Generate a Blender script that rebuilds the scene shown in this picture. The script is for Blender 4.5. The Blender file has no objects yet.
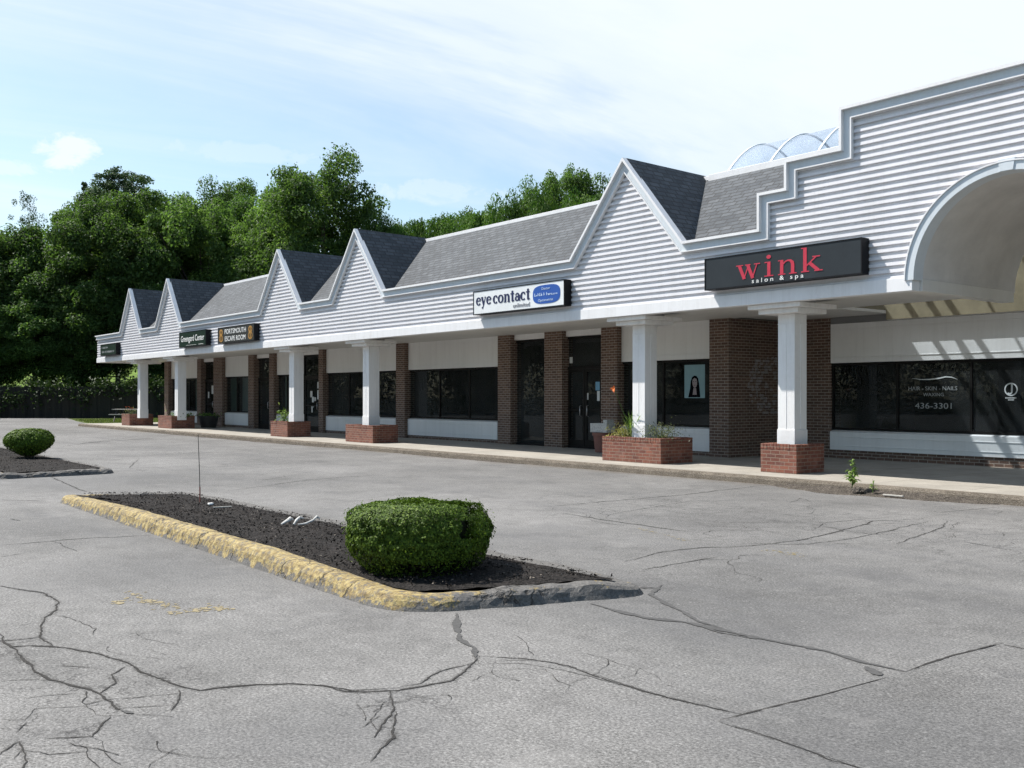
import bpy, math, random
import numpy as np
from mathutils import Vector, noise as mnoise

random.seed(7)
R = math.radians
scene = bpy.context.scene
COL = scene.collection

# ------------------------------------------------------------------ camera frame of the place
F_PX = 1000.0
TH = math.atan2(789, 1000)
HC = 1.55
FW = (-math.cos(TH), math.sin(TH))
RT = (math.sin(TH), math.cos(TH))
def at(px, depth, z=0.0):
    a = (px - 512) / F_PX
    return Vector((depth * (FW[0] + a * RT[0]), depth * (FW[1] + a * RT[1]), z))
def gnd(px, py, z=0.0):
    t = (HC - z) / ((py - 396) / F_PX)
    p = at(px, t, z)
    return p

# ------------------------------------------------------------------ materials
class NT:
    def __init__(s, name):
        s.m = bpy.data.materials.new(name); s.m.use_nodes = True
        s.t = s.m.node_tree; s.t.nodes.clear()
        s.out = s.t.nodes.new('ShaderNodeOutputMaterial')
    def n(s, typ, ins=None, **props):
        nd = s.t.nodes.new('ShaderNode' + typ)
        for k, v in props.items(): setattr(nd, k, v)
        for k, v in (ins or {}).items():
            sock = nd.inputs[k]
            if hasattr(v, 'is_output'): s.t.links.new(v, sock)
            else: sock.default_value = v
        return nd
    def coord(s, kind='Object'): return s.n('TexCoord').outputs[kind]
    def uv(s): return s.n('UVMap').outputs[0]
    def map(s, vec, scale=(1, 1, 1), rot=(0, 0, 0), loc=(0, 0, 0)):
        return s.n('Mapping', {'Vector': vec, 'Scale': scale, 'Rotation': rot, 'Location': loc}).outputs[0]
    def noise(s, vec, scale, detail=4, rough=0.6, dist=0.0):
        return s.n('TexNoise', {'Vector': vec, 'Scale': scale, 'Detail': detail, 'Roughness': rough, 'Distortion': dist}).outputs[0]
    def ramp(s, fac, stops, interp='LINEAR'):
        nd = s.n('ValToRGB', {'Fac': fac}); cr = nd.color_ramp; cr.interpolation = interp
        while len(cr.elements) < len(stops): cr.elements.new(0.5)
        for e, (p, c) in zip(cr.elements, stops):
            e.position = p
            e.color = (c, c, c, 1) if isinstance(c, (int, float)) else (*c, 1)
        return nd.outputs[0]
    def mix(s, fac, a, b, blend='MIX'):
        nd = s.n('Mix', data_type='RGBA', blend_type=blend)
        for i, v in ((0, fac), (6, a), (7, b)):
            if hasattr(v, 'is_output'): s.t.links.new(v, nd.inputs[i])
            else: nd.inputs[i].default_value = v if i == 0 else ((*v, 1) if len(v) == 3 else v)
        return nd.outputs[2]
    def math(s, op, a, b=0.0):
        nd = s.n('Math', operation=op)
        for i, v in ((0, a), (1, b)):
            if hasattr(v, 'is_output'): s.t.links.new(v, nd.inputs[i])
            else: nd.inputs[i].default_value = v
        return nd.outputs[0]
    def bump(s, h, strength=0.3, dist=0.01):
        return s.n('Bump', {'Height': h, 'Strength': strength, 'Distance': dist}).outputs[0]
    def pbsdf(s, col, rough=0.6, normal=None, metal=0.0, spec=0.5):
        nd = s.n('BsdfPrincipled')
        for k, v in (('Base Color', col), ('Roughness', rough), ('Metallic', metal), ('Specular IOR Level', spec)):
            if hasattr(v, 'is_output'): s.t.links.new(v, nd.inputs[k])
            else: nd.inputs[k].default_value = (*v, 1) if k == 'Base Color' else v
        if normal is not None: s.t.links.new(normal, nd.inputs['Normal'])
        return nd.outputs[0]
    def done(s, sh):
        s.t.links.new(sh, s.out.inputs['Surface']); return s.m

def plain(name, col, rough=0.6, var=0.12, scale=6.0, metal=0.0, spec=0.5):
    t = NT(name); c = t.coord()
    n = t.noise(c, scale, 5, 0.65)
    f = t.ramp(n, [(0.3, 1 - var), (0.7, 1 + var * 0.4)])
    base = t.mix(1.0, col, f, 'MULTIPLY')
    return t.done(t.pbsdf(base, rough, None, metal, spec))

def painted(name, col, dirt=(0.35, 0.33, 0.3), amount=0.35, rough=0.55):
    t = NT(name); c = t.coord()
    n1 = t.noise(t.map(c, (1.6, 1.6, 0.22)), 2.2, 6, 0.7)
    n2 = t.noise(c, 14, 4, 0.7); n3 = t.noise(t.map(c, (7, 7, 0.25)), 2.0, 4, 0.7)
    f = t.math('MULTIPLY', t.ramp(n1, [(0.42, 0.0), (0.78, 1.0)]), t.ramp(n2, [(0.3, 0.3), (0.7, 1.0)]))
    f = t.math('ADD', f, t.math('MULTIPLY', t.ramp(n3, [(0.52, 0.0), (0.75, 1.0)]), 0.45))
    f = t.math('MINIMUM', t.math('MULTIPLY', f, amount), 1.0)
    base = t.mix(f, col, dirt)
    b = t.bump(t.math('ADD', n2, t.math('MULTIPLY', t.noise(c, 1.1, 2, 0.5), 4.0)), 0.06, 0.004)
    return t.done(t.pbsdf(base, rough, b))

def brick(name, c1, c2, mortar, bw=0.2, bh=0.068, rough=0.85, stain=0.25, eff=0.0):
    t = NT(name); uv = t.uv()
    nd = t.n('TexBrick', {'Vector': uv, 'Color1': (0, 0, 0, 1), 'Color2': (1, 1, 1, 1), 'Mortar': (0.5, 0.5, 0.5, 1), 'Scale': 1.0, 'Mortar Size': 0.0065,
                          'Mortar Smooth': 0.15, 'Bias': 0.0, 'Brick Width': bw, 'Row Height': bh})
    nd.offset = 0.5
    col = t.mix(nd.outputs[0], c1, c2)
    n = t.noise(uv, 3.0, 5, 0.7); n2 = t.noise(uv, 60, 3, 0.7)
    col = t.mix(1.0, col, t.ramp(n, [(0.3, 1 - stain), (0.7, 1.12)]), 'MULTIPLY')
    col = t.mix(1.0, col, t.ramp(n2, [(0.2, 0.75), (0.8, 1.15)]), 'MULTIPLY')
    if eff: col = t.mix(t.math('MULTIPLY', t.ramp(t.noise(uv, 5, 6, 0.75), [(0.5, 0), (0.75, 1)]), eff), col, (0.6, 0.56, 0.52))
    col = t.mix(nd.outputs[1], col, mortar)
    h = t.math('SUBTRACT', t.math('MULTIPLY', n2, 0.3), nd.outputs[1])
    return t.done(t.pbsdf(col, rough, t.bump(h, 0.6, 0.006)))

def shingle(name):
    t = NT(name); uv = t.uv()
    v = t.map(uv, (1, 1, 1))
    wob = t.noise(uv, 9, 2, 0.5)
    nd = t.n('TexBrick', {'Vector': v, 'Color1': (0, 0, 0, 1), 'Color2': (1, 1, 1, 1), 'Mortar': (0, 0, 0, 1), 'Scale': 1.0, 'Mortar Size': 0.018,
                          'Mortar Smooth': 0.2, 'Bias': 0.0, 'Brick Width': 0.31, 'Row Height': 0.142})
    nd.offset = 0.37
    nd2 = t.n('TexBrick', {'Vector': v, 'Color1': (0, 0, 0, 1), 'Color2': (1, 1, 1, 1), 'Mortar': (0, 0, 0, 1), 'Scale': 1.0, 'Mortar Size': 0.0,
                           'Bias': 0.1, 'Brick Width': 0.19, 'Row Height': 0.142})
    nd2.offset = 0.61
    g = t.math('ADD', t.math('MULTIPLY', nd.outputs[0], 0.5), t.math('MULTIPLY', nd2.outputs[0], 0.5))
    col = t.ramp(g, [(0.0, (0.046, 0.052, 0.060)), (0.5, (0.070, 0.078, 0.088)), (1.0, (0.104, 0.113, 0.124))])
    gr = t.noise(uv, 130, 2, 0.6)
    col = t.mix(1.0, col, t.ramp(gr, [(0.25, 0.6), (0.75, 1.35)]), 'MULTIPLY')
    big = t.noise(uv, 0.7, 4, 0.6)
    col = t.mix(1.0, col, t.ramp(big, [(0.3, 0.85), (0.7, 1.12)]), 'MULTIPLY')
    col = t.mix(t.math('MULTIPLY', nd.outputs[1], 0.85), col, (0.035, 0.036, 0.038))
    # each course is a little wedge: thick at its lower edge
    sep = t.n('SeparateXYZ', {'Vector': uv})
    saw = t.math('FRACT', t.math('DIVIDE', sep.outputs[1], 0.142))
    h = t.math('ADD', t.math('SUBTRACT', 1.0, saw), t.math('MULTIPLY', nd2.outputs[0], 0.5))
    return t.done(t.pbsdf(col, 0.9, t.bump(h, 0.9, 0.016)))

def asphalt(name='asphalt', k=1.0):
    t = NT(name); c = t.coord()
    big = t.noise(c, 0.22, 5, 0.6); mid = t.noise(t.map(c, (1, 1, 1), loc=(31, 7, 0)), 1.3, 6, 0.68)
    fine = t.noise(c, 58, 3, 0.8); grit = t.noise(t.map(c, (1, 1, 1), loc=(3, 9, 0)), 120, 2, 0.8)
    col = t.ramp(big, [(0.34, (0.102, 0.100, 0.097)), (0.5, (0.140, 0.137, 0.132)), (0.66, (0.170, 0.166, 0.160))])
    col = t.mix(1.0, col, t.ramp(mid, [(0.28, 0.76), (0.5, 1.0), (0.75, 1.12)]), 'MULTIPLY')
    mid2 = t.noise(t.map(c, (1, 1, 1), loc=(13, 2, 0)), 7.0, 5, 0.75)
    col = t.mix(1.0, col, t.ramp(mid2, [(0.25, 0.78), (0.5, 1.0), (0.75, 1.16)]), 'MULTIPLY')
    col = t.mix(1.0, col, t.ramp(fine, [(0.3, 0.34), (0.5, 1.0), (0.7, 1.8)]), 'MULTIPLY')
    col = t.mix(1.0, col, t.ramp(grit, [(0.2, 0.6), (0.5, 1.0), (0.8, 1.45)]), 'MULTIPLY')
    v = t.n('TexVoronoi', {'Vector': c, 'Scale': 85.0, 'Randomness': 1.0})
    sp = t.ramp(v.outputs['Color'], [(0.86, 0.0), (0.93, 1.0)])
    col = t.mix(t.math('MULTIPLY', sp, 0.5), col, (0.34, 0.335, 0.325))
    # hair cracks of worn asphalt in patches
    wob = t.n('TexNoise', {'Vector': c, 'Scale': 1.1, 'Detail': 5.0, 'Roughness': 0.7})
    vv = t.n('VectorMath', {0: c, 1: t.n('VectorMath', {0: wob.outputs['Color'], 'Scale': 1.1}, operation='SCALE').outputs[0]}, operation='ADD').outputs[0]
    m = t.ramp(t.noise(t.map(c, (1, 1, 1), loc=(11, 5, 0)), 0.28, 3, 0.5), [(0.58, 0.0), (0.66, 0.8)])
    wn = t.noise(t.map(c, (1, 1, 1), loc=(7, 7, 0)), 1.6, 4, 0.65)
    for (px, py, r) in ((70, 700, 1.05), (10, 660, 0.7), (140, 690, 0.5), (390, 715, 0.42), (860, 528, 2.6), (680, 508, 2.2), (200, 452, 3.0), (985, 512, 1.5)):
        p = gnd(px, py)
        d = t.n('VectorMath', {0: c, 1: (p.x, p.y, 0)}, operation='DISTANCE').outputs['Value']
        e = t.math('ADD', t.math('SUBTRACT', 1.0, t.math('DIVIDE', d, r)), t.math('MULTIPLY', t.math('SUBTRACT', wn, 0.5), 1.8))
        m = t.math('MAXIMUM', m, t.ramp(e, [(0.05, 0.0), (0.45, 1.0)]))
    v1 = t.n('TexVoronoi', {'Vector': vv, 'Scale': 2.1}, feature='DISTANCE_TO_EDGE').outputs['Distance']
    v2 = t.n('TexVoronoi', {'Vector': vv, 'Scale': 4.6}, feature='DISTANCE_TO_EDGE').outputs['Distance']
    k1 = t.ramp(v1, [(0.006, 1.0), (0.020, 0.0)]); k2 = t.math('MULTIPLY', t.ramp(v2, [(0.0, 1.0), (0.022, 0.0)]), t.ramp(wn, [(0.5, 0.0), (0.6, 0.8)]))
    brk_ = t.ramp(t.noise(t.map(c, (1, 1, 1), loc=(1, 3, 0)), 2.6, 3, 0.6), [(0.40, 0.15), (0.55, 1.0)])
    crack = t.math('MULTIPLY', t.math('MULTIPLY', t.math('MAXIMUM', k1, k2), brk_), m)
    col = t.mix(t.math('MULTIPLY', crack, 0.8), col, (0.045, 0.043, 0.042))
    for (px, py, r, am) in ((150, 572, 1.5, 0.30), (310, 742, 0.9, 0.34), (900, 735, 1.3, 0.34), (60, 480, 3.0, 0.3), (620, 600, 1.2, 0.22), (480, 540, 1.6, 0.2), (760, 630, 1.2, 0.18)):
        p = gnd(px, py); d = t.n('VectorMath', {0: t.map(c, (1, 1, 1)), 1: (p.x, p.y, 0)}, operation='DISTANCE').outputs['Value']
        e = t.math('ADD', t.math('SUBTRACT', 1.0, t.math('DIVIDE', d, r)), t.math('MULTIPLY', t.math('SUBTRACT', mid, 0.5), 2.2))
        col = t.mix(t.math('MULTIPLY', t.ramp(e, [(0.0, 0.0), (0.7, 1.0)]), am), col, (0.07, 0.071, 0.074))
    # tyre polish / oil spots
    st = t.ramp(t.noise(t.map(c, (1, 1, 1), loc=(2, 17, 0)), 0.55, 6, 0.7), [(0.55, 0.0), (0.72, 1.0)])
    col = t.mix(t.math('MULTIPLY', st, 0.42), col, (0.075, 0.075, 0.078))
    tr = t.ramp(t.noise(t.map(c, (0.16, 1.5, 1), (0, 0, R(7)), (3, 4, 0)), 0.9, 4, 0.6), [(0.53, 0.0), (0.68, 1.0)])
    col = t.mix(t.math('MULTIPLY', tr, 0.25), col, (0.085, 0.085, 0.088))
    pol = t.ramp(t.noise(t.map(c, (1, 1, 1), loc=(21, 3, 0)), 0.8, 6, 0.72), [(0.58, 0.0), (0.74, 1.0)])
    col = t.mix(t.math('MULTIPLY', pol, 0.35), col, (0.30, 0.292, 0.28))
    col = t.mix(1.0, col, (k, k, k * 1.01), 'MULTIPLY')
    # grit and soil washed up along the kerb
    sep = t.n('SeparateXYZ', {'Vector': c})
    y = t.math('ADD', sep.outputs[1], t.math('MULTIPLY', t.math('SUBTRACT', t.noise(c, 1.1, 5, 0.7), 0.5), 1.5))
    dm = t.math('MULTIPLY', t.ramp(t.math('DIVIDE', y, 20.0), [(0.695, 0.0), (0.722, 1.0)]), t.math('GREATER_THAN', sep.outputs[0], -54.5))
    col = t.mix(t.math('MULTIPLY', dm, 0.65), col, t.ramp(fine, [(0.3, (0.06, 0.052, 0.045)), (0.7, (0.17, 0.145, 0.115))]))
    h = t.math('ADD', fine, t.math('MULTIPLY', grit, 0.7))
    h = t.math('SUBTRACT', h, t.math('MULTIPLY', crack, 1.0))
    return t.done(t.pbsdf(col, 0.88, t.bump(h, 0.35, 0.004), 0, 0.3))

def concrete(name, col, joint=1.52):
    t = NT(name); c = t.coord()
    n = t.noise(c, 1.4, 6, 0.7); f = t.noise(c, 45, 3, 0.7)
    k = t.mix(1.0, col, t.ramp(n, [(0.3, 0.72), (0.7, 1.1)]), 'MULTIPLY')
    k = t.mix(1.0, k, t.ramp(f, [(0.25, 0.8), (0.75, 1.15)]), 'MULTIPLY')
    sep = t.n('SeparateXYZ', {'Vector': c})
    fr = t.math('FRACT', t.math('DIVIDE', sep.outputs[0], joint))
    j = t.math('LESS_THAN', fr, 0.012)
    k = t.mix(t.math('MULTIPLY', j, 0.75), k, (0.08, 0.075, 0.07))
    return t.done(t.pbsdf(k, 0.85, t.bump(f, 0.3, 0.004)))

def foliage(name, dark, light, yel, trans=0.35):
    t = NT(name)
    a = t.n('Attribute', attribute_name='tint').outputs['Fac']
    oi = t.n('ObjectInfo').outputs['Random']
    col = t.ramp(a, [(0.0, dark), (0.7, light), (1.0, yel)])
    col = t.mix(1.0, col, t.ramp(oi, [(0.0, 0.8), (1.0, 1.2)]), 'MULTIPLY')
    d = t.pbsdf(col, 0.6, None, 0, 0.18)
    tr = t.n('BsdfTranslucent', {'Color': t.mix(1.0, col, (1.05, 1.2, 0.55), 'MULTIPLY')}).outputs[0]
    return t.done(t.n('MixShader', {0: trans, 1: d, 2: tr}).outputs[0])

def glass_mat(name, tint, rough=0.0, ior=4.0, gloss=(0.46, 0.50, 0.53)):
    t = NT(name)
    fa = t.n('LayerWeight', {'Blend': 0.5}).outputs['Facing']
    fr = t.math('ADD', 0.03, t.math('MULTIPLY', t.math('POWER', fa, ior), 0.5))
    tr = t.n('BsdfTransparent', {'Color': (*tint, 1)}).outputs[0]
    c = t.coord(); b = t.bump(t.noise(c, 0.9, 2, 0.5), 0.06, 0.02)
    gl = t.n('BsdfGlossy', {'Color': (*gloss, 1), 'Roughness': rough, 'Normal': b}).outputs[0]
    ds = t.n('BsdfDiffuse', {'Color': (0.30, 0.32, 0.32, 1)}).outputs[0]
    dm = t.ramp(t.noise(t.map(c, (1, 1, 0.6)), 0.9, 5, 0.6), [(0.3, 0.03), (0.7, 0.11)])
    tr = t.n('MixShader', {0: dm, 1: tr, 2: ds}).outputs[0]
    return t.done(t.n('MixShader', {0: fr, 1: tr, 2: gl}).outputs[0])

def acrylic():
    t = NT('skylight_acrylic'); c = t.coord()
    fa = t.n('LayerWeight', {'Blend': 0.5}).outputs['Facing']
    fr = t.math('ADD', 0.03, t.math('MULTIPLY', t.math('POWER', fa, 3.0), 0.4))
    tr = t.n('BsdfTransparent', {'Color': (0.74, 0.83, 0.92, 1)}).outputs[0]
    df = t.n('BsdfTranslucent', {'Color': (0.85, 0.87, 0.9, 1)}).outputs[0]
    haze = t.ramp(t.noise(c, 1.7, 4, 0.6), [(0.3, 0.2), (0.7, 0.38)])
    a = t.n('MixShader', {0: haze, 1: tr, 2: df}).outputs[0]
    gl = t.n('BsdfGlossy', {'Color': (0.9, 0.93, 1, 1), 'Roughness': 0.12}).outputs[0]
    return t.done(t.n('MixShader', {0: fr, 1: a, 2: gl}).outputs[0])

def crack_edge():
    t = NT('crumbled_crack_edge'); c = t.coord()
    n = t.ramp(t.noise(c, 34, 5, 0.75), [(0.45, 0.0), (0.64, 0.46)])
    d = t.pbsdf((0.055, 0.053, 0.051), 0.95, None, 0, 0.1)
    return t.done(t.n('MixShader', {0: n, 1: t.n('BsdfTransparent').outputs[0], 2: d}).outputs[0])

def kerb_mat():
    t = NT('painted_kerb'); c = t.coord(); uv = t.uv()
    a = t.n('Attribute', attribute_name='paint').outputs['Fac']
    n = t.noise(c, 7, 6, 0.75); f = t.noise(c, 45, 4, 0.75)
    stone = t.ramp(f, [(0.25, (0.045, 0.043, 0.041)), (0.7, (0.155, 0.148, 0.14))])
    yel = t.ramp(t.noise(c, 16, 5, 0.75), [(0.30, (0.085, 0.06, 0.034)), (0.45, (0.22, 0.16, 0.065)), (0.57, (0.37, 0.285, 0.115)), (0.74, (0.45, 0.38, 0.22))])
    m = t.math('ADD', a, t.math('MULTIPLY', t.math('SUBTRACT', n, 0.5), 1.9))
    m = t.math('MULTIPLY', t.ramp(m, [(0.50, 0.0), (0.58, 1.0)]), t.ramp(t.noise(t.map(c, (1, 1, 1), loc=(8, 1, 4)), 19, 6, 0.8), [(0.40, 0.1), (0.50, 1.0)]))
    col = t.mix(m, stone, yel)
    v = t.n('TexVoronoi', {'Vector': t.n('VectorMath', {0: t.map(c, (1.0, 0.45, 0.45)), 1: t.n('VectorMath', {0: t.n('TexNoise', {'Vector': c, 'Scale': 6.0, 'Detail': 4.0}).outputs['Color'], 'Scale': 0.35}, operation='SCALE').outputs[0]}, operation='ADD').outputs[0], 'Scale': 2.3}, feature='DISTANCE_TO_EDGE')
    wob = t.noise(c, 12, 3, 0.6)
    e = t.math('ADD', v.outputs['Distance'], t.math('MULTIPLY', t.math('SUBTRACT', wob, 0.5), 0.12))
    cr = t.math('MULTIPLY', t.ramp(e, [(0.0, 1.0), (0.03, 0.0)]), t.ramp(t.noise(t.map(c, (1, 1, 1), loc=(5, 5, 5)), 1.7, 3, 0.6), [(0.42, 0.0), (0.55, 1.0)]))
    col = t.mix(t.math('MULTIPLY', cr, 0.9), col, (0.03, 0.027, 0.024))
    h = t.math('SUBTRACT', t.math('ADD', t.math('MULTIPLY', n, 1.0), t.math('MULTIPLY', f, 0.5)), cr)
    return t.done(t.pbsdf(col, 0.85, t.bump(h, 0.8, 0.02)))

def soil_mat(name, d, l, scale=55):
    t = NT(name); c = t.coord()
    v = t.n('TexVoronoi', {'Vector': c, 'Scale': float(scale)})
    n = t.noise(c, 3, 5, 0.7)
    col = t.ramp(v.outputs['Color'], [(0.2, d), (0.85, l)])
    col = t.mix(1.0, col, t.ramp(n, [(0.3, 0.7), (0.7, 1.2)]), 'MULTIPLY')
    return t.done(t.pbsdf(col, 0.95, t.bump(v.outputs['Distance'], 0.9, 0.02), 0, 0.2))

def wood_fence():
    t = NT('fence_wood'); uv = t.uv()
    nd = t.n('TexBrick', {'Vector': uv, 'Color1': (0, 0, 0, 1), 'Color2': (1, 1, 1, 1), 'Mortar': (0, 0, 0, 1), 'Scale': 1.0, 'Mortar Size': 0.006,
                          'Brick Width': 0.14, 'Row Height': 5.0})
    n = t.noise(t.map(uv, (14, 0.8, 1)), 3, 5, 0.7)
    col = t.ramp(t.math('ADD', t.math('MULTIPLY', nd.outputs[0], 0.5), t.math('MULTIPLY', n, 0.5)), [(0.2, (0.008, 0.008, 0.006)), (0.8, (0.034, 0.031, 0.022))])  # board colours taken near black to stand for deep tree shade
    col = t.mix(nd.outputs[1], col, (0.02, 0.02, 0.018))
    return t.done(t.pbsdf(col, 0.9))

M = dict(
    asphalt=asphalt(), asphalt_patch=asphalt('asphalt_patch', 0.9),
    crack_edge=crack_edge(),
    crack=plain('crack_fill', (0.048, 0.046, 0.044), 0.95, 0.4, 30, 0, 0.1),
    seal=plain('crack_sealant', (0.082, 0.081, 0.080), 0.8, 0.3, 40, 0, 0.2),
    yellow_worn=plain('worn_yellow_paint', (0.25, 0.205, 0.115), 0.8, 0.5, 60),
    sidewalk=concrete('sidewalk_concrete', (0.33, 0.305, 0.265)),
    kerbstone=soil_mat('kerb_concrete', (0.15, 0.125, 0.10), (0.27, 0.235, 0.19), 90),
    brick_red=brick('red_brick', (0.17, 0.055, 0.038), (0.27, 0.095, 0.058), (0.23, 0.165, 0.125), stain=0.45, eff=0.12),
    brick_brown=brick('brown_brick', (0.095, 0.055, 0.04), (0.165, 0.10, 0.072), (0.32, 0.28, 0.24)),
    siding=painted('white_siding', (0.70, 0.695, 0.72), amount=0.3),
    bluetrim=painted('pale_blue_trim', (0.58, 0.63, 0.67), amount=0.3),
    trim=painted('white_trim', (0.76, 0.76, 0.77), amount=0.3),
    soffit=painted('soffit_paint', (0.66, 0.65, 0.62), amount=0.25),
    panel=painted('white_panel', (0.74, 0.74, 0.73), amount=0.25),
    column=painted('column_paint', (0.78, 0.78, 0.78), amount=0.4),
    vault=plain('vault_plaster', (0.60, 0.585, 0.565), 0.9, 0.16, 1.6),
    ochre=plain('ochre_plaster', (0.30, 0.26, 0.17), 0.9, 0.25, 3),
    shingle=shingle('roof_shingles'),
    frame=plain('bronze_frame', (0.012, 0.011, 0.010), 0.55, 0.2, 5, 0, 0.15),
    glass=glass_mat('window_glass', (0.30, 0.34, 0.33)),
    skyglass=acrylic(),
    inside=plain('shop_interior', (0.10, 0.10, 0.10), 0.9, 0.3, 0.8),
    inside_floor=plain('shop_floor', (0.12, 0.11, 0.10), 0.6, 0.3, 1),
    curtain=plain('curtain_cloth', (0.42, 0.52, 0.47), 0.9, 0.15, 3),
    sign_black=plain('sign_black', (0.010, 0.010, 0.012), 0.5, 0.15, 4, 0, 0.15),
    sign_slate=plain('sign_slate', (0.026, 0.031, 0.036), 0.4, 0.2, 2, 0, 0.3),
    sign_green=plain('sign_green', (0.006, 0.022, 0.013), 0.5, 0.2, 3, 0, 0.15),
    sign_grey=plain('sign_grey', (0.034, 0.036, 0.034), 0.5, 0.2, 3, 0, 0.2),
    sign_white=plain('sign_white', (0.74, 0.76, 0.77), 0.35, 0.06, 2),
    red=plain('red_letter', (0.50, 0.03, 0.06), 0.4, 0.1, 5),
    white=plain('white_letter', (0.8, 0.8, 0.78), 0.5, 0.05, 5),
    navy=plain('navy_letter', (0.012, 0.016, 0.07), 0.4, 0.1, 5),
    grey_l=plain('grey_letter', (0.3, 0.3, 0.32), 0.5, 0.1, 5),
    blue=plain('blue_oval', (0.018, 0.085, 0.36), 0.4, 0.1, 3),
    paleblue=plain('pale_blue_letter', (0.50, 0.62, 0.80), 0.5, 0.1, 3),
    gold=plain('gold_emblem', (0.42, 0.22, 0.05), 0.45, 0.2, 8),
    decal=plain('window_decal', (0.34, 0.36, 0.36), 0.6, 0.35, 6),
    decal2=plain('white_decal', (0.62, 0.65, 0.65), 0.6, 0.1, 6),
    paper=plain('paper_notice', (0.55, 0.56, 0.55), 0.7, 0.1, 9),
    paper_blue=plain('blue_notice', (0.16, 0.34, 0.48), 0.7, 0.2, 9),
    steel=plain('brushed_steel', (0.45, 0.45, 0.46), 0.35, 0.1, 9, 0.9),
    poster_bg=plain('poster_teal', (0.20, 0.33, 0.36), 0.6, 0.1, 5),
    poster_hair=plain('poster_hair', (0.006, 0.006, 0.008), 0.9, 0.1, 9, 0, 0.0),
    poster_skin=plain('poster_skin', (0.26, 0.22, 0.22), 0.6, 0.1, 9),
    poster_lip=plain('poster_lip', (0.12, 0.06, 0.06), 0.6, 0.1, 9),
    stain=plain('lime_bloom', (0.30, 0.28, 0.275), 0.95, 0.4, 9),
    kerbpaint=kerb_mat(),
    mulch=soil_mat('dark_mulch', (0.008, 0.007, 0.0065), (0.030, 0.026, 0.024), 40),
    chip=plain('mulch_chip', (0.026, 0.022, 0.020), 0.9, 0.5, 30, 0, 0.2),
    chip_l=plain('pale_mulch_chip', (0.17, 0.145, 0.12), 0.9, 0.4, 30),
    soil=soil_mat('gritty_soil', (0.045, 0.038, 0.032), (0.15, 0.13, 0.11), 60),
    leaf_a=foliage('leaf_dark', (0.046, 0.086, 0.028), (0.105, 0.175, 0.052), (0.19, 0.27, 0.10), 0.5),
    leaf_b=foliage('leaf_mid', (0.054, 0.10, 0.032), (0.12, 0.195, 0.056), (0.20, 0.285, 0.105), 0.5),
    leaf_under=foliage('leaf_shade', (0.014, 0.027, 0.009), (0.028, 0.05, 0.015), (0.045, 0.07, 0.022), 0.2),  # darkened leaf colours: the shade under the trees is put in
    leaf_c=foliage('leaf_bright', (0.045, 0.10, 0.02), (0.105, 0.19, 0.04), (0.18, 0.25, 0.07)),
    leaf_pine=foliage('leaf_pine', (0.034, 0.062, 0.032), (0.065, 0.11, 0.055), (0.10, 0.15, 0.075), 0.3),
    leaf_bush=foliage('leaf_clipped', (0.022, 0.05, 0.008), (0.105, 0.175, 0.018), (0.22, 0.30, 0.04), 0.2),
    leaf_weed=foliage('leaf_weed', (0.09, 0.16, 0.04), (0.20, 0.31, 0.08), (0.38, 0.46, 0.2)),
    leaf_dry=foliage('leaf_dry', (0.20, 0.20, 0.08), (0.32, 0.30, 0.12), (0.4, 0.35, 0.15)),
    leaf_grey=foliage('leaf_greygreen', (0.09, 0.12, 0.07), (0.17, 0.2, 0.12), (0.26, 0.24, 0.2)),
    grass=foliage('grass_blade', (0.06, 0.09, 0.025), (0.12, 0.155, 0.045), (0.2, 0.21, 0.08)),
    grassbase=plain('grass_ground', (0.085, 0.105, 0.035), 0.95, 0.4, 1.5, 0, 0.1),
    hillgrass=plain('hill_grass', (0.14, 0.22, 0.05), 0.95, 0.4, 0.6, 0, 0.1),
    forest=plain('forest_floor', (0.028, 0.032, 0.018), 0.95, 0.4, 0.7, 0, 0.1),
    bark=plain('tree_bark', (0.075, 0.06, 0.048), 0.95, 0.4, 4),
    fence=wood_fence(),
    wood=plain('weathered_wood', (0.46, 0.44, 0.40), 0.85, 0.3, 6),
    darkmetal=plain('dark_metal', (0.03, 0.03, 0.03), 0.5, 0.3, 6),
    terracotta=plain('terracotta', (0.20, 0.09, 0.07), 0.8, 0.2, 6),
    lightplastic=plain('white_plastic', (0.50, 0.50, 0.48), 0.5, 0.45, 25),
    darkplastic=plain('dark_tub', (0.03, 0.028, 0.028), 0.6, 0.3, 6),
    orange=plain('orange_petal', (0.75, 0.16, 0.02), 0.6, 0.2, 20),
    redrod=plain('red_rod', (0.26, 0.09, 0.07), 0.5, 0.2, 20),
    flatroof=plain('flat_roof', (0.10, 0.10, 0.10), 0.9, 0.2, 1),
    ceilingwhite=plain('tile_ceiling', (0.2, 0.2, 0.2), 0.9, 0.1, 1),
)

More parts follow.
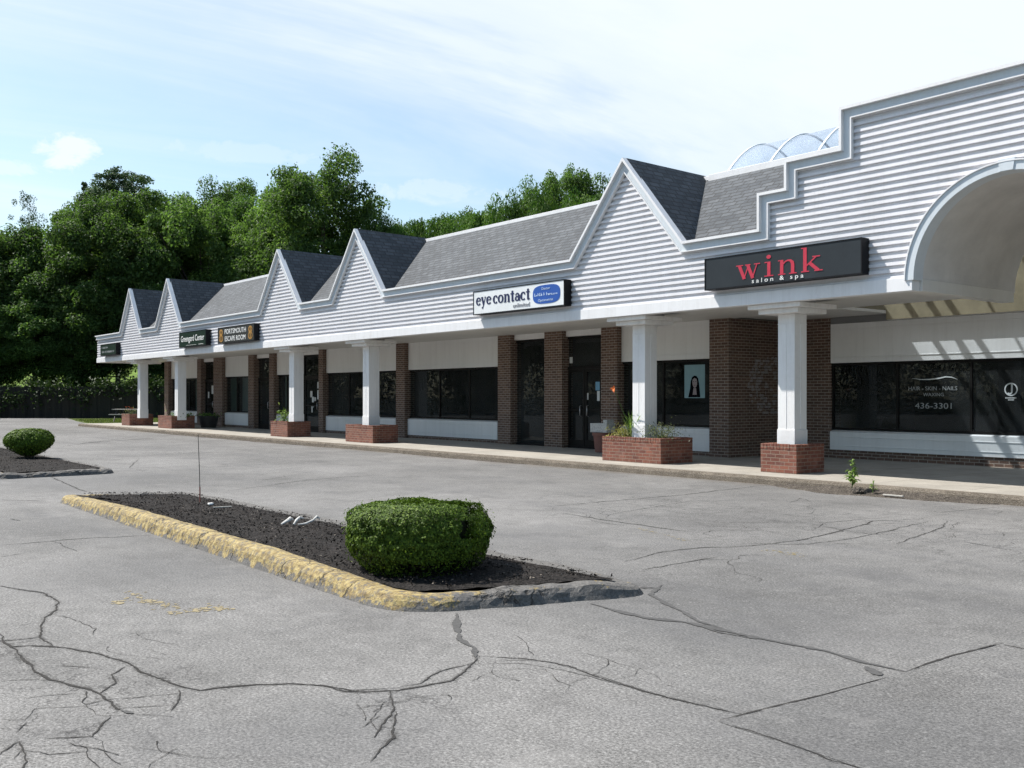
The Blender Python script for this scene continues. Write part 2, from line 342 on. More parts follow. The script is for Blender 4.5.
# ------------------------------------------------------------------ mesh building
ORG = {}
class MB:
    def __init__(s): s.v = []; s.f = []
    def poly(s, pts):
        i = len(s.v); s.v.extend([tuple(p) for p in pts]); s.f.append(tuple(range(i, i + len(pts))))
    def box(s, x0, x1, y0, y1, z0, z1):
        i = len(s.v)
        s.v += [(x0, y0, z0), (x1, y0, z0), (x1, y1, z0), (x0, y1, z0), (x0, y0, z1), (x1, y0, z1), (x1, y1, z1), (x0, y1, z1)]
        for q in ((3, 2, 1, 0), (4, 5, 6, 7), (0, 1, 5, 4), (1, 2, 6, 5), (2, 3, 7, 6), (3, 0, 4, 7)): s.f.append(tuple(i + k for k in q))
        return s
    def tube(s, pts, rad, n=8):
        pts = [Vector(p) for p in pts]; rings = []
        if not hasattr(rad, '__len__'): rad = [rad] * len(pts)
        for k, p in enumerate(pts):
            d = (pts[min(k + 1, len(pts) - 1)] - pts[max(k - 1, 0)]).normalized()
            u = d.orthogonal().normalized() if abs(d.z) < 0.9 else Vector((1, 0, 0))
            u = (u - d * u.dot(d)).normalized(); w = d.cross(u)
            i = len(s.v)
            for j in range(n):
                a = 2 * math.pi * j / n
                s.v.append(tuple(p + (u * math.cos(a) + w * math.sin(a)) * rad[k]))
            rings.append(i)
        for a, b in zip(rings, rings[1:]):
            for j in range(n): s.f.append((a + j, a + (j + 1) % n, b + (j + 1) % n, b + j))
        s.f.append(tuple(rings[0] + j for j in reversed(range(n)))); s.f.append(tuple(rings[-1] + j for j in range(n)))
        return s
    def prism(s, pts, y0, y1):            # polygon in x,z (counter-clockwise seen from the front, -Y), from front y0 back to y1
        i = len(s.v); n = len(pts)
        s.v += [(x, y0, z) for x, z in pts] + [(x, y1, z) for x, z in pts]
        s.f.append(tuple(i + k for k in range(n))); s.f.append(tuple(i + n + k for k in reversed(range(n))))
        for k in range(n): s.f.append((i + k, i + n + k, i + n + (k + 1) % n, i + (k + 1) % n))
        return s
    def lathe(s, prof, c, n=20):
        rings = []
        for r, z in prof:
            i = len(s.v)
            for j in range(n):
                a = 2 * math.pi * j / n; s.v.append((c[0] + r * math.cos(a), c[1] + r * math.sin(a), c[2] + z))
            rings.append(i)
        for a, b in zip(rings, rings[1:]):
            for j in range(n): s.f.append((a + j, a + (j + 1) % n, b + (j + 1) % n, b + j))
        s.f.append(tuple(rings[0] + j for j in reversed(range(n)))); s.f.append(tuple(rings[-1] + j for j in range(n)))
        return s
    def text(s, body, x0, x1, zb, h, y, ex=0.004, ref='H'):
        cu = bpy.data.curves.new('t', 'FONT'); cu.body = body; cu.extrude = 0.02; cu.resolution_u = 3
        o = bpy.data.objects.new('t', cu); COL.objects.link(o)
        dg = bpy.context.evaluated_depsgraph_get(); me = bpy.data.meshes.new_from_object(o.evaluated_get(dg))
        n = len(me.vertices); co = np.zeros(n * 3); me.vertices.foreach_get('co', co); co = co.reshape(-1, 3)
        mn, mx = co[:, 0].min(), co[:, 0].max(); sx = (x1 - x0) / (mx - mn); sz = h / 0.72
        i = len(s.v)
        for c in co: s.v.append((x0 + (c[0] - mn) * sx, y - c[2] / 0.02 * ex, zb + c[1] * sz))
        for p in me.polygons: s.f.append(tuple(i + k for k in p.vertices))
        COL.objects.unlink(o); bpy.data.objects.remove(o); bpy.data.curves.remove(cu); bpy.data.meshes.remove(me)
        return s
    def build(s, name, mat, parent=None, smooth=False, bevel=0.0, paint=None):
        org = ORG.get(parent.name, Vector((0, 0, 0))) if parent else Vector((0, 0, 0))
        me = bpy.data.meshes.new(name)
        v = np.array(s.v, dtype=float) - np.array(org)
        me.from_pydata(v.tolist(), [], s.f)
        wv = np.array(s.v, dtype=float)
        uvl = me.uv_layers.new(name='UVMap'); uvs = np.zeros(len(me.loops) * 2)
        for p in me.polygons:
            nx, ny, nz = p.normal
            if abs(nz) > 0.999: t = (1, 0, 0); b = (0, 1, 0)
            else:
                l = math.hypot(nx, ny) or 1; t = (-ny / l, nx / l, 0)
                b = (ny * t[2] - nz * t[1], nz * t[0] - nx * t[2], nx * t[1] - ny * t[0])
            for li in p.loop_indices:
                c = wv[me.loops[li].vertex_index]
                uvs[li * 2] = c[0] * t[0] + c[1] * t[1]; uvs[li * 2 + 1] = c[0] * b[0] + c[1] * b[1] + c[2] * b[2]
        uvl.data.foreach_set('uv', uvs)
        if paint is not None:
            a = me.attributes.new('paint', 'FLOAT', 'POINT'); a.data.foreach_set('value', paint)
        me.materials.append(mat)
        if smooth: me.polygons.foreach_set('use_smooth', [True] * len(me.polygons))
        o = bpy.data.objects.new(name, me); COL.objects.link(o)
        if parent: o.parent = parent
        ORG[o.name] = org
        if bevel:
            m = o.modifiers.new('edge', 'BEVEL'); m.width = bevel; m.segments = 2; m.limit_method = 'ANGLE'; m.angle_limit = R(40)
        me.update()
        return o

def tag(o, label=None, cat=None, group=None, kind=None):
    if label: o['label'] = label
    if cat: o['category'] = cat
    if group: o['group'] = group
    if kind: o['kind'] = kind
    return o
def thing(name, label, cat, loc=(0, 0, 0), group=None):
    o = bpy.data.objects.new(name, None); COL.objects.link(o); o.location = loc; o.empty_display_size = 0.3
    ORG[o.name] = Vector(loc); return tag(o, label, cat, group)
def copy_tree(o, parent=None):
    c = o.copy(); COL.objects.link(c)
    if parent: c.parent = parent
    for ch in [x for x in o.children]: copy_tree(ch, c)
    return c

def quads_mesh(name, P, mat, parent=None, tint=None, nper=4):
    """P: array (n, nper, 3) of separate leaf faces"""
    n = len(P); org = ORG.get(parent.name, Vector((0, 0, 0))) if parent else Vector((0, 0, 0))
    me = bpy.data.meshes.new(name)
    me.vertices.add(n * nper); me.vertices.foreach_set('co', (P.reshape(-1, 3) - np.array(org)).ravel())
    me.loops.add(n * nper); me.loops.foreach_set('vertex_index', np.arange(n * nper, dtype=np.int32))
    me.polygons.add(n); me.polygons.foreach_set('loop_start', np.arange(0, n * nper, nper, dtype=np.int32))
    me.polygons.foreach_set('loop_total', np.full(n, nper, dtype=np.int32))
    me.update(calc_edges=True)
    a = me.attributes.new('tint', 'FLOAT', 'FACE'); a.data.foreach_set('value', (tint if tint is not None else np.random.rand(n)).astype(np.float32))
    me.materials.append(mat)
    o = bpy.data.objects.new(name, me); COL.objects.link(o)
    if parent: o.parent = parent
    ORG[o.name] = org
    return o

def leaves(pos, nrm, size, aspect, rng):
    n = len(pos)
    nrm = nrm / (np.linalg.norm(nrm, axis=1, keepdims=True) + 1e-9)
    r = rng.normal(size=(n, 3)); t = r - nrm * (r * nrm).sum(1, keepdims=True); t /= np.linalg.norm(t, axis=1, keepdims=True) + 1e-9
    b = np.cross(nrm, t); s = size.reshape(-1, 1)
    fold = nrm * s * 0.25
    return np.stack([pos - t * s, pos + b * s * aspect + fold, pos + t * s, pos - b * s * aspect + fold], axis=1)

# ------------------------------------------------------------------ ground
def sheet(name, pts, z, mat, parent=None):
    mb = MB(); mb.poly([(x, y, z) for x, y in pts]); return mb.build(name, mat, parent)
ground = sheet('ground', [(-700, -500), (500, -500), (500, 700), (-700, 700)], -0.03, M['forest']); tag(ground, kind='structure')
lot_edge = [(-45, -48), (-62, -20), (-80, 10), (-77.2, 15.2), (-74.2, 18.9), (-64.5, 17.0), (-54.2, 15.3), (-54.0, 14.34), (6.0, 14.34), (30, 14.34), (30, -48)]
lot = sheet('parking_lot', lot_edge, 0.0, M['asphalt']); tag(lot, kind='structure')
mb = MB(); mb.box(-54.2, 6.0, 14.49, 18.6, -0.02, 0.13); sw = mb.build('sidewalk', M['sidewalk'], bevel=0.01); tag(sw, kind='structure')
mb = MB(); mb.box(-14.9, 0.7, 18.6, 20.2, -0.02, 0.13); tag(mb.build('sidewalk', M['sidewalk']), kind='structure')
# kerb: worn, uneven front edge
mb = MB(); n = 240; xs = np.linspace(-54.2, 6.0, n); rows = []
for x in xs:
    j = mnoise.noise(Vector((x * 0.9, 0, 0))) * 0.02; k = mnoise.noise(Vector((x * 2.7, 5, 0))) * 0.012
    rows.append([(x, 14.335 + j, -0.02), (x, 14.345 + j, 0.085 + k), (x, 14.375 + k, 0.125 + k * 0.5), (x, 14.49, 0.133)])
for a, b in zip(rows, rows[1:]):
    for i in range(3): mb.poly([a[i], b[i], b[i + 1], a[i + 1]])
tag(mb.build('kerb', M['kerbstone'], smooth=False), kind='structure')
# lawn at the far end and the hill beyond the fence
lawn = sheet('lawn', [(-75, 18.2), (-64.5, 17.0), (-54.25, 15.3), (-54.25, 60), (-60, 60), (-69, 26)], -0.012, M['grassbase']); tag(lawn, kind='structure')
mb = MB(); NXH, NYH = 46, 40
def hill_z(u, v):      # u along the fence, v behind it
    return -0.02 + 6.5 * min(1, max(0, (v - 3) / 34)) ** 1.1 + mnoise.noise(Vector((u * 0.05, v * 0.05, 0))) * 1.2 * min(1, v / 15)
base = Vector((-77.66, 15.32, 0)); du = Vector((0.62, 0.785, 0)); dv = Vector((-0.785, 0.62, 0))
H = [[None] * NYH for _ in range(NXH)]
for i in range(NXH):
    for j in range(NYH):
        u = -12 + 150 * i / (NXH - 1); v = 0.8 + 120 * j / (NYH - 1)
        p = base + du * u + dv * v; H[i][j] = (p.x, p.y, hill_z(u, v))
for i in range(NXH - 1):
    for j in range(NYH - 1): mb.poly([H[i][j], H[i + 1][j], H[i + 1][j + 1], H[i][j + 1]])
tag(mb.build('hill', M['hillgrass'], smooth=True), kind='structure')

# ------------------------------------------------------------------ cracks in the asphalt (lying on the lot)
rngc = random.Random(3)
def crack_ribbon(mb, pix, w, z=0.004, jit=0.5, sub=5):
    P = [gnd(*p) for p in pix]; pts = []
    for a, b in zip(P, P[1:]):
        L = (b - a).length; k = max(2, int(L / 0.03)); k = min(k, 90)
        nrm = Vector((-(b - a).y, (b - a).x, 0)).normalized()
        for i in range(k):
            f = i / k; s = math.sin(math.pi * f)
            q = a.lerp(b, f); off = jit * (0.4 + s) * min(1, L * 1.5) * (mnoise.noise(Vector((q.x * 3, q.y * 3, 2))) * 0.075 + mnoise.noise(Vector((q.x * 11, q.y * 11, 7))) * 0.03) + rngc.uniform(-1, 1) * 0.008 * jit
            pts.append(a.lerp(b, f) + nrm * off)
    pts.append(P[-1]); L = []; Rr = []
    for i, p in enumerate(pts):
        d = pts[min(i + 1, len(pts) - 1)] - pts[max(i - 1, 0)]; nn = Vector((-d.y, d.x, 0)).normalized()
        t = i / (len(pts) - 1); ww = w * (0.32 + 0.9 * abs(mnoise.noise(Vector((p.x * 4, p.y * 4, 1)))) + 0.5 * rngc.random() ** 2) * (0.25 + 0.75 * min(1, min(t, 1 - t) * 6))
        L.append(p + nn * ww * 0.5 + Vector((0, 0, z))); Rr.append(p - nn * ww * 0.5 + Vector((0, 0, z)))
    for i in range(len(pts) - 1): mb.poly([Rr[i], Rr[i + 1], L[i + 1], L[i]])
cr = MB(); ha = MB(); NC = 0
W1, W2, W3 = 0.030, 0.019, 0.011
for w, pix in [
    (W1, [(-6, 585), (0, 586), (22, 590), (43, 593), (58, 602), (57, 610), (43, 618), (41, 632), (41, 638), (53, 646)]),
    (W1, [(0, 634), (11, 647), (30, 646), (65, 648), (95, 653), (125, 662), (162, 679), (181, 687), (200, 691), (230, 687), (260, 685), (290, 684), (324, 686), (352, 691), (400, 688)]),
    (W2, [(-4, 641), (16, 640), (41, 637)]),
    (W1, [(11, 647), (24, 660), (35, 672), (68, 685), (100, 694), (116, 709), (133, 714)]),
    (W2, [(100, 694), (116, 683), (111, 675), (125, 667)]),
    (W2, [(179, 690), (177, 703), (171, 711)]),
    (W3, [(116, 709), (146, 707), (177, 705)]),
    (W3, [(22, 699), (73, 694)]), (W3, [(0, 720), (24, 720), (35, 709), (106, 705)]), (W3, [(16, 733), (27, 722)]),
    (W2, [(46, 739), (92, 737), (111, 717)]), (W3, [(0, 682), (41, 679)]), (W3, [(14, 760), (22, 750), (49, 755), (92, 751)]),
    (W3, [(53, 615), (70, 618), (96, 629), (93, 636)]), (W3, [(19, 626), (41, 622)]), (W3, [(60, 666), (100, 668)]), (W3, [(120, 700), (178, 694)]),
    (W3, [(65, 742), (86, 748), (100, 768)]), (W2, [(0, 755), (18, 742), (27, 762), (22, 775)]),
    (W1, [(475, 648), (477, 660), (452, 681), (398, 691), (347, 692), (320, 685)]),
    (W2, [(471, 664), (440, 672), (420, 684), (400, 687)]),
    (W2, [(477, 656), (522, 659), (568, 666), (600, 678), (650, 693), (700, 705)]),
    (W3, [(474, 664), (522, 664), (566, 671), (622, 685)]), (W3, [(500, 660), (545, 662), (590, 672)]),
    (W2, [(390, 691), (394, 711), (374, 738)]), (W2, [(397, 712), (394, 738), (370, 763)]), (W3, [(386, 700), (370, 720), (377, 730)]), (W3, [(380, 716), (362, 728)]),
    (W2, [(600, 676), (641, 690), (691, 703), (741, 714)]),
    (W2, [(732, 726), (782, 742), (832, 761), (861, 769)]),
    (W2, [(1004, 645), (1024, 649), (1040, 652)]),
    (0.03, [(624, 562), (663, 552), (702, 548), (753, 546), (808, 539), (843, 530), (874, 521), (925, 519)]),
    (0.022, [(643, 570), (694, 561), (718, 557)]), (0.022, [(770, 545), (808, 544), (844, 540), (893, 530), (929, 521)]),
    (0.03, [(560, 513), (624, 523), (690, 532)]), (0.03, [(545, 507), (624, 500), (683, 495), (733, 489), (780, 484)]),
    (0.018, [(811, 531), (827, 523), (866, 519), (900, 517)]), (0.02, [(897, 544), (944, 527), (948, 521)]), (0.02, [(936, 513), (999, 507)]),
    (0.018, [(600, 516), (660, 506), (700, 500)]), (0.018, [(790, 503), (800, 498), (812, 502)]),
    (0.03, [(0, 545), (78, 539), (156, 535)]), (0.018, [(52, 541), (72, 549), (78, 552)]), (0.02, [(0, 557), (20, 554)]),
    (0.03, [(49, 476), (78, 489), (93, 494)]), (0.09, [(87, 443), (127, 440), (156, 438)]), (0.05, [(60, 447), (87, 443), (140, 436)]),
    (0.035, [(122, 457), (159, 455), (195, 453), (249, 451), (300, 449)]), (0.03, [(66, 470), (139, 468), (190, 466)]), (0.02, [(129, 468), (139, 459)]),
    (0.03, [(227, 491), (250, 488), (300, 481), (345, 477), (400, 474)]), (0.03, [(100, 430), (150, 432), (200, 434)]),
    (0.02, [(20, 489), (34, 488)]), (0.025, [(0, 500), (46, 501)]), (0.02, [(10, 519), (20, 521)]),
]: 
    NC += 1; crack_ribbon(cr, pix, w * 0.66, 0.003 + 0.000006 * NC)
    if w >= W2: crack_ribbon(ha, pix, w * 2.2 + 0.012, 0.0022 + 0.000006 * NC)
# fine branching cracks that wander off the main ones
rb = random.Random(19)
def wander(cx_px, cy_px, L, ang, w):
    p = gnd(cx_px, cy_px); pts = [p]; a = ang
    for i in range(int(L / 0.05)):
        a += rb.gauss(0, 0.33); p = p + Vector((math.cos(a), math.sin(a), 0)) * 0.05; pts.append(p)
        if rb.random() < 0.06 and L > 0.5: sub_cracks.append((p.copy(), L * 0.45, a + rb.choice([-1, 1]) * rb.uniform(0.6, 1.3), w * 0.8))
    ribbon_w(pts, w)
def ribbon_w(pts, w):
    global NC
    NC += 1; z = 0.003 + 0.000006 * NC; Lf = []; Rf = []; n = len(pts)
    for i, p in enumerate(pts):
        d = pts[min(i + 1, n - 1)] - pts[max(i - 1, 0)]; nn = Vector((-d.y, d.x, 0)).normalized(); t = i / max(1, n - 1)
        ww = w * (0.4 + 1.0 * rb.random() ** 2) * (1 - 0.75 * t); Lf.append(p + nn * ww * 0.5 + Vector((0, 0, z))); Rf.append(p - nn * ww * 0.5 + Vector((0, 0, z)))
    for i in range(n - 1): cr.poly([Rf[i], Rf[i + 1], Lf[i + 1], Lf[i]])
sub_cracks = []
def scatter(n_, x0, x1, y0, y1, L0, L1, w0, w1, ang=None):
    for i in range(n_): wander(rb.uniform(x0, x1), rb.uniform(y0, y1), rb.uniform(L0, L1), rb.uniform(0, 6.28) if ang is None else ang + rb.choice([0, math.pi]) + rb.gauss(0, 0.4), rb.uniform(w0, w1))
scatter(12, -20, 185, 630, 790, 0.25, 0.9, 0.004, 0.009)
scatter(4, 345, 440, 690, 765, 0.25, 0.6, 0.004, 0.008)
scatter(6, 440, 620, 650, 690, 0.4, 1.0, 0.004, 0.007, 2.6)
scatter(14, 700, 1010, 505, 560, 0.8, 2.2, 0.007, 0.014, 1.1)
scatter(8, 560, 760, 490, 530, 0.8, 2.0, 0.007, 0.014, 0.9)
scatter(8, 60, 330, 440, 480, 0.8, 2.2, 0.012, 0.022, 0.5)
for q in list(sub_cracks):
    p, L, a, w = q; pts = [p]
    for i in range(max(2, int(L / 0.05))): a += rb.gauss(0, 0.33); p = p + Vector((math.cos(a), math.sin(a), 0)) * 0.05; pts.append(p)
    ribbon_w(pts, w)
tag(cr.build('crack', M['crack'], lot), kind='stuff')
pa = MB(); pa.poly([gnd(x, y, 0.0) + Vector((0, 0, 0.002)) for x, y in [(718, 721.5), (733, 727), (790, 744), (861, 769), (1100, 900), (1300, 760), (1120, 660), (1004, 644.5), (950, 657), (906, 672), (886, 678), (824, 695)]])
pa.build('asphalt_patch', M['asphalt_patch'], lot)
tag(ha.build('crack_edge', M['crack_edge'], lot), kind='stuff')
se = MB()
for w, pix in [
    (0.05, [(457, 614), (456, 628), (460, 640), (474, 648), (477, 660)]),
    (0.07, [(590, 604), (620, 612), (645, 618), (683, 622), (737, 634), (782, 643), (824, 651), (865, 663), (906, 672)]),
    (0.05, [(662, 585), (650, 595), (683, 612), (699, 622), (732, 632)]),
    (0.05, [(640, 588), (655, 588)]), (0.08, [(866, 667), (880, 676)]),
    (0.03, [(683, 622), (720, 633), (760, 640)]), (0.04, [(120, 711), (133, 714)]),
]: NC += 1; crack_ribbon(se, pix, w, 0.0035 + 0.000006 * NC, 0.3)
tag(se.build('sealant', M['seal'], lot), kind='stuff')
sc_ = MB()
for w, pix in [(0.018, [(718, 721), (766, 709), (824, 695), (886, 678)]), (0.022, [(906, 672), (952, 656), (1004, 643)])]:
    NC += 1; crack_ribbon(sc_, pix, w, 0.0035 + 0.000006 * NC, 0.12)
sc_.build('saw_cut', M['crack'], lot)
# remains of worn yellow paint
yp = MB(); rp = random.Random(11)
for (x0, y0, x1, y1, n_, sp) in [(128, 594, 166, 608, 26, 2.2), (150, 600, 180, 607, 14, 1.4), (168, 613, 228, 606, 26, 1.3), (112, 604, 130, 600, 8, 1.0),
                                 (760, 550, 806, 556, 14, 1.2), (200, 610, 232, 609, 10, 1.0), (780, 488, 835, 492, 16, 0.8), (640, 529, 690, 541, 10, 0.8)]:
    for i in range(n_ * 4):
        f = rp.random() ** 1.0; px = x0 + (x1 - x0) * f + rp.uniform(-3, 3); py = y0 + (y1 - y0) * f + rp.gauss(0, sp)
        c = gnd(px, py); m = rp.randint(5, 8); r0 = 0.004 + 0.024 * rp.random() ** 3
        yp.poly([(c.x + r0 * rp.uniform(0.4, 1.3) * math.cos(2 * math.pi * k / m), c.y + r0 * rp.uniform(0.4, 1.3) * math.sin(2 * math.pi * k / m), 0.0025 + 0.0000012 * len(yp.f)) for k in range(m)])
tag(yp.build('worn_paint', M['yellow_worn'], lot), kind='stuff')
# soil and grit heaped against the kerb
mb = MB(); nx, ny = 130, 12
def soil_strip(x0, x1, ymax, hmax, seed):
    G = []
    for i in range(nx):
        row = []; x = x0 + (x1 - x0) * i / (nx - 1); e = math.sin(math.pi * i / (nx - 1)) ** 0.6
        wdt = ymax * e * (0.6 + 0.55 * abs(mnoise.noise(Vector((x * 0.8, seed, 0)))))
        for j in range(ny):
            f = j / (ny - 1); y = 14.36 - f * (wdt + 0.02)
            z = max(-0.01, hmax * e * (1 - f) ** 1.2 * (0.7 + 0.6 * mnoise.noise(Vector((x * 2, y * 4, seed)))) + 0.025 * mnoise.noise(Vector((x * 9, y * 9, seed))) * (1 - f)) + (0.006 if j < ny - 1 else -0.01)
            row.append((x, y, z))
        G.append(row)
    for a, b in zip(G, G[1:]):
        for j in range(ny - 1): mb.poly([a[j], a[j + 1], b[j + 1], b[j]])
soil_strip(-10.9, -6.9, 0.8, 0.09, 3); soil_strip(-22.5, -17.6, 0.22, 0.03, 9); soil_strip(-44, -27, 0.36, 0.03, 14)
tag(mb.build('soil', M['soil']), kind='stuff')

# ------------------------------------------------------------------ the strip of shops
mall = thing('strip_mall', 'long single-storey white-sided row of shops with pointed gables and grey shingle roofs', 'building', (-25, 18, 0))
F = 15.1
GAB = [(-47.97, 1.42), (-42.89, 1.47), (-31.98, 1.6), (-26.63, 1.6), (-15.17, 1.68), (0.95, 1.68)]
LOW, PK = 4.6, 6.57
X0, X1 = -53.4, 4.6
top = [(X0, LOW)]
for g, hw in GAB[:5]: top += [(g - hw, LOW), (g, PK), (g + hw, LOW)]
top += [(-11.64, LOW), (-11.64, 5.26), (-11.04, 5.26), (-11.04, 5.76), (-9.92, 5.76), (-9.92, 6.45), (-4.34, 6.45), (-4.34, 5.76), (-3.22, 5.76), (-3.22, 5.26), (-2.62, 5.26), (-2.62, LOW)]
g, hw = GAB[5]; top += [(g - hw, LOW), (g, PK), (g + hw, LOW), (X1, LOW)]
AC, AZ, AR = -7.13, 3.42, 1.49
def ztop(x, side):
    for (xa, za), (xb, zb) in zip(top, top[1:]):
        if xb - xa < 1e-6: continue
        if (side > 0 and xa - 1e-9 <= x < xb - 1e-9) or (side < 0 and xa + 1e-9 < x <= xb + 1e-9): return za + (zb - za) * (x - xa) / (xb - xa)
    return LOW
def zbot(x):
    d = abs(x - AC); ro = AR + 0.1
    return AZ + math.sqrt(max(0, ro * ro - d * d)) if d < ro else 3.44
brk = sorted(set([round(x, 5) for x, z in top] + [round(AC + (AR + 0.1) * math.cos(math.pi * k / 28), 5) for k in range(29)]))
def clip(poly, zc, keep_above):
    out = []
    for (a, b) in zip(poly, poly[1:] + poly[:1]):
        ia = (a[1] >= zc) == keep_above or a[1] == zc; ib = (b[1] >= zc) == keep_above or b[1] == zc
        if ia: out.append(a)
        if ia != ib and abs(b[1] - a[1]) > 1e-9:
            f = (zc - a[1]) / (b[1] - a[1]); out.append((a[0] + (b[0] - a[0]) * f, zc))
    return out
sid = MB(); back = MB(); PITCH, LIP = 0.116, 0.045
for xa, xb in zip(brk, brk[1:]):
    if xb - xa < 1e-4: continue
    quad = [(xa, zbot(xa)), (xb, zbot(xb)), (xb, ztop(xb, -1)), (xa, ztop(xa, 1))]
    back.poly([(x, 15.3, z) for x, z in reversed(quad)])
    zlo = min(q[1] for q in quad); zhi = max(q[1] for q in quad)
    k0 = int((zlo - 3.46) / PITCH) - 1; k1 = int((zhi - 3.46) / PITCH) + 1
    for k in range(k0, k1 + 1):
        z0 = 3.46 + k * PITCH; z1 = z0 + PITCH
        p = clip(clip(quad, z0, True), z1, False)
        q = []
        for c in p:
            if not q or abs(c[0] - q[-1][0]) + abs(c[1] - q[-1][1]) > 1e-6: q.append(c)
        if len(q) > 2 and abs(q[0][0] - q[-1][0]) + abs(q[0][1] - q[-1][1]) < 1e-6: q.pop()
        if len(q) < 3: continue
        def fy(z):
            r = (z - z0) / PITCH
            return F - LIP * (1.0 - 0.08 * r / 0.46 if r < 0.46 else max(0.0, 0.92 * (1 - (r - 0.46) / 0.08)))
        zm = [z0, z0 + PITCH * 0.46, z0 + PITCH * 0.54, z1]
        for za_, zb_ in zip(zm, zm[1:]):
            qq = clip(clip(q, za_, True), zb_, False)
            if len(qq) >= 3: sid.poly([(x, fy(min(max(z, za_), zb_)), z) for x, z in qq])
        xsb = [x for x, z in q if abs(z - z0) < 1e-6]
        if len(xsb) >= 2: sid.poly([(min(xsb), F, z0), (max(xsb), F, z0), (max(xsb), F - LIP, z0), (min(xsb), F - LIP, z0)])
for k in range(10):        # siding on the end wall of the canopy
    z0 = 3.46 + k * PITCH
    if z0 + PITCH < 4.5: sid.poly([(X0 - LIP, 15.08, z0), (X0 - LIP, 18.3, z0), (X0, 18.3, z0 + PITCH), (X0, 15.08, z0 + PITCH)]); sid.poly([(X0, 15.08, z0), (X0 - LIP, 15.08, z0), (X0 - LIP, 18.3, z0), (X0, 18.3, z0)])
sid.build('siding', M['siding'], mall)
back.build('parapet_back', M['panel'], mall)

def sweep(profile, o0, o1, yf, yb):
    """a moulding that follows the profile line between offsets o0 and o1 (down/inward)"""
    mb = MB(); n = len(profile); nr = []
    for (xa, za), (xb, zb) in zip(profile, profile[1:]):
        l = math.hypot(xb - xa, zb - za); nr.append(((zb - za) / l, -(xb - xa) / l))
    def off(i, d):
        if i == 0: a = b = nr[0]
        elif i == n - 1: a = b = nr[-1]
        else: a, b = nr[i - 1], nr[i]
        k = 1 + a[0] * b[0] + a[1] * b[1]
        return (profile[i][0] + d * (a[0] + b[0]) / k, profile[i][1] + d * (a[1] + b[1]) / k)
    A = [off(i, o0) for i in range(n)]; B = [off(i, o1) for i in range(n)]
    for i in range(n - 1):
        (ax, az), (bx, bz) = A[i], A[i + 1]; (cx, cz), (dx, dz) = B[i + 1], B[i]
        mb.poly([(dx, yf, dz), (cx, yf, cz), (bx, yf, bz), (ax, yf, az)])
        mb.poly([(ax, yf, az), (bx, yf, bz), (bx, yb, bz), (ax, yb, az)])
        mb.poly([(dx, yb, dz), (cx, yb, cz), (cx, yf, cz), (dx, yf, dz)])
        mb.poly([(ax, yb, az), (bx, yb, bz), (cx, yb, cz), (dx, yb, dz)])
    for P, Q, flip in ((A[0], B[0], 0), (A[-1], B[-1], 1)):
        q = [(P[0], yf, P[1]), (Q[0], yf, Q[1]), (Q[0], yb, Q[1]), (P[0], yb, P[1])]; mb.poly(q[::-1] if not flip else q)
    return mb
sweep(top, 0.012, 0.165, 15.01, 15.12).build('coping', M['bluetrim'], mall)
sweep(top, 0.166, 0.19, 14.985, 15.06).build('coping_bead', M['trim'], mall)
sweep(top, -0.02, 0.03, 14.935, 15.10).build('coping_cap', M['trim'], mall)
sweep(top, 0.03, 0.1, 15.122, 15.34).build('parapet_cap', M['shingle'], mall)
for xa, xb in ((X0 - 0.03, -8.65), (-5.61, X1)):
    MB().box(xa, xb, 15.03, 15.26, 3.25, 3.475).build('fascia', M['trim'], mall, bevel=0.006)
MB().box(X0 - 0.03, X0 + 0.12, 15.262, 18.3, 3.25, 3.475).build('fascia', M['trim'], mall)
# arch over the entrance
def arc_band(r0, r1, yf, yb, a0=0.0, a1=math.pi, n=48):
    mb = MB()
    for k in range(n):
        t0 = a0 + (a1 - a0) * k / n; t1 = a0 + (a1 - a0) * (k + 1) / n
        P = lambda r, t: (AC + r * math.cos(t), AZ + r * math.sin(t))
        a, b, c, d = P(r0, t0), P(r0, t1), P(r1, t1), P(r1, t0)
        mb.poly([(x, yf, z) for x, z in (a, b, c, d)][::-1]); mb.poly([(d[0], yf, d[1]), (d[0], yb, d[1]), (c[0], yb, c[1]), (c[0], yf, c[1])][::-1])
        mb.poly([(a[0], yb, a[1]), (a[0], yf, a[1]), (b[0], yf, b[1]), (b[0], yb, b[1])][::-1])
    return mb
arc_band(AR, AR + 0.135, 15.015, 15.3).build('arch_trim', M['bluetrim'], mall)
arc_band(AR + 0.137, AR + 0.157, 14.995, 15.12).build('arch_bead', M['trim'], mall)
MB().prism([(AC - 0.10, AZ + AR - 0.004), (AC + 0.10, AZ + AR - 0.004), (AC + 0.13, AZ + AR + 0.185), (AC - 0.13, AZ + AR + 0.185)], 15.0, 15.2).build('keystone', M['bluetrim'], mall, bevel=0.006)
mb = MB()
for k in range(48):
    t0, t1 = math.pi * k / 48, math.pi * (k + 1) / 48
    a = (AC + AR * math.cos(t0), AZ + AR * math.sin(t0)); b = (AC + AR * math.cos(t1), AZ + AR * math.sin(t1))
    mb.poly([(a[0], 15.3, a[1]), (a[0], 18.4, a[1]), (b[0], 18.4, b[1]), (b[0], 15.3, b[1])])
mb.build('vault', M['vault'], mall)
mb = MB()
for xa, xb in ((AC - AR - 0.22, AC - AR + 0.012), (AC + AR - 0.012, AC + AR + 0.22)): MB().box(xa, xb, 15.265, 18.4, 3.25, 3.45).build('vault_beam', M['soffit'], mall, bevel=0.006)
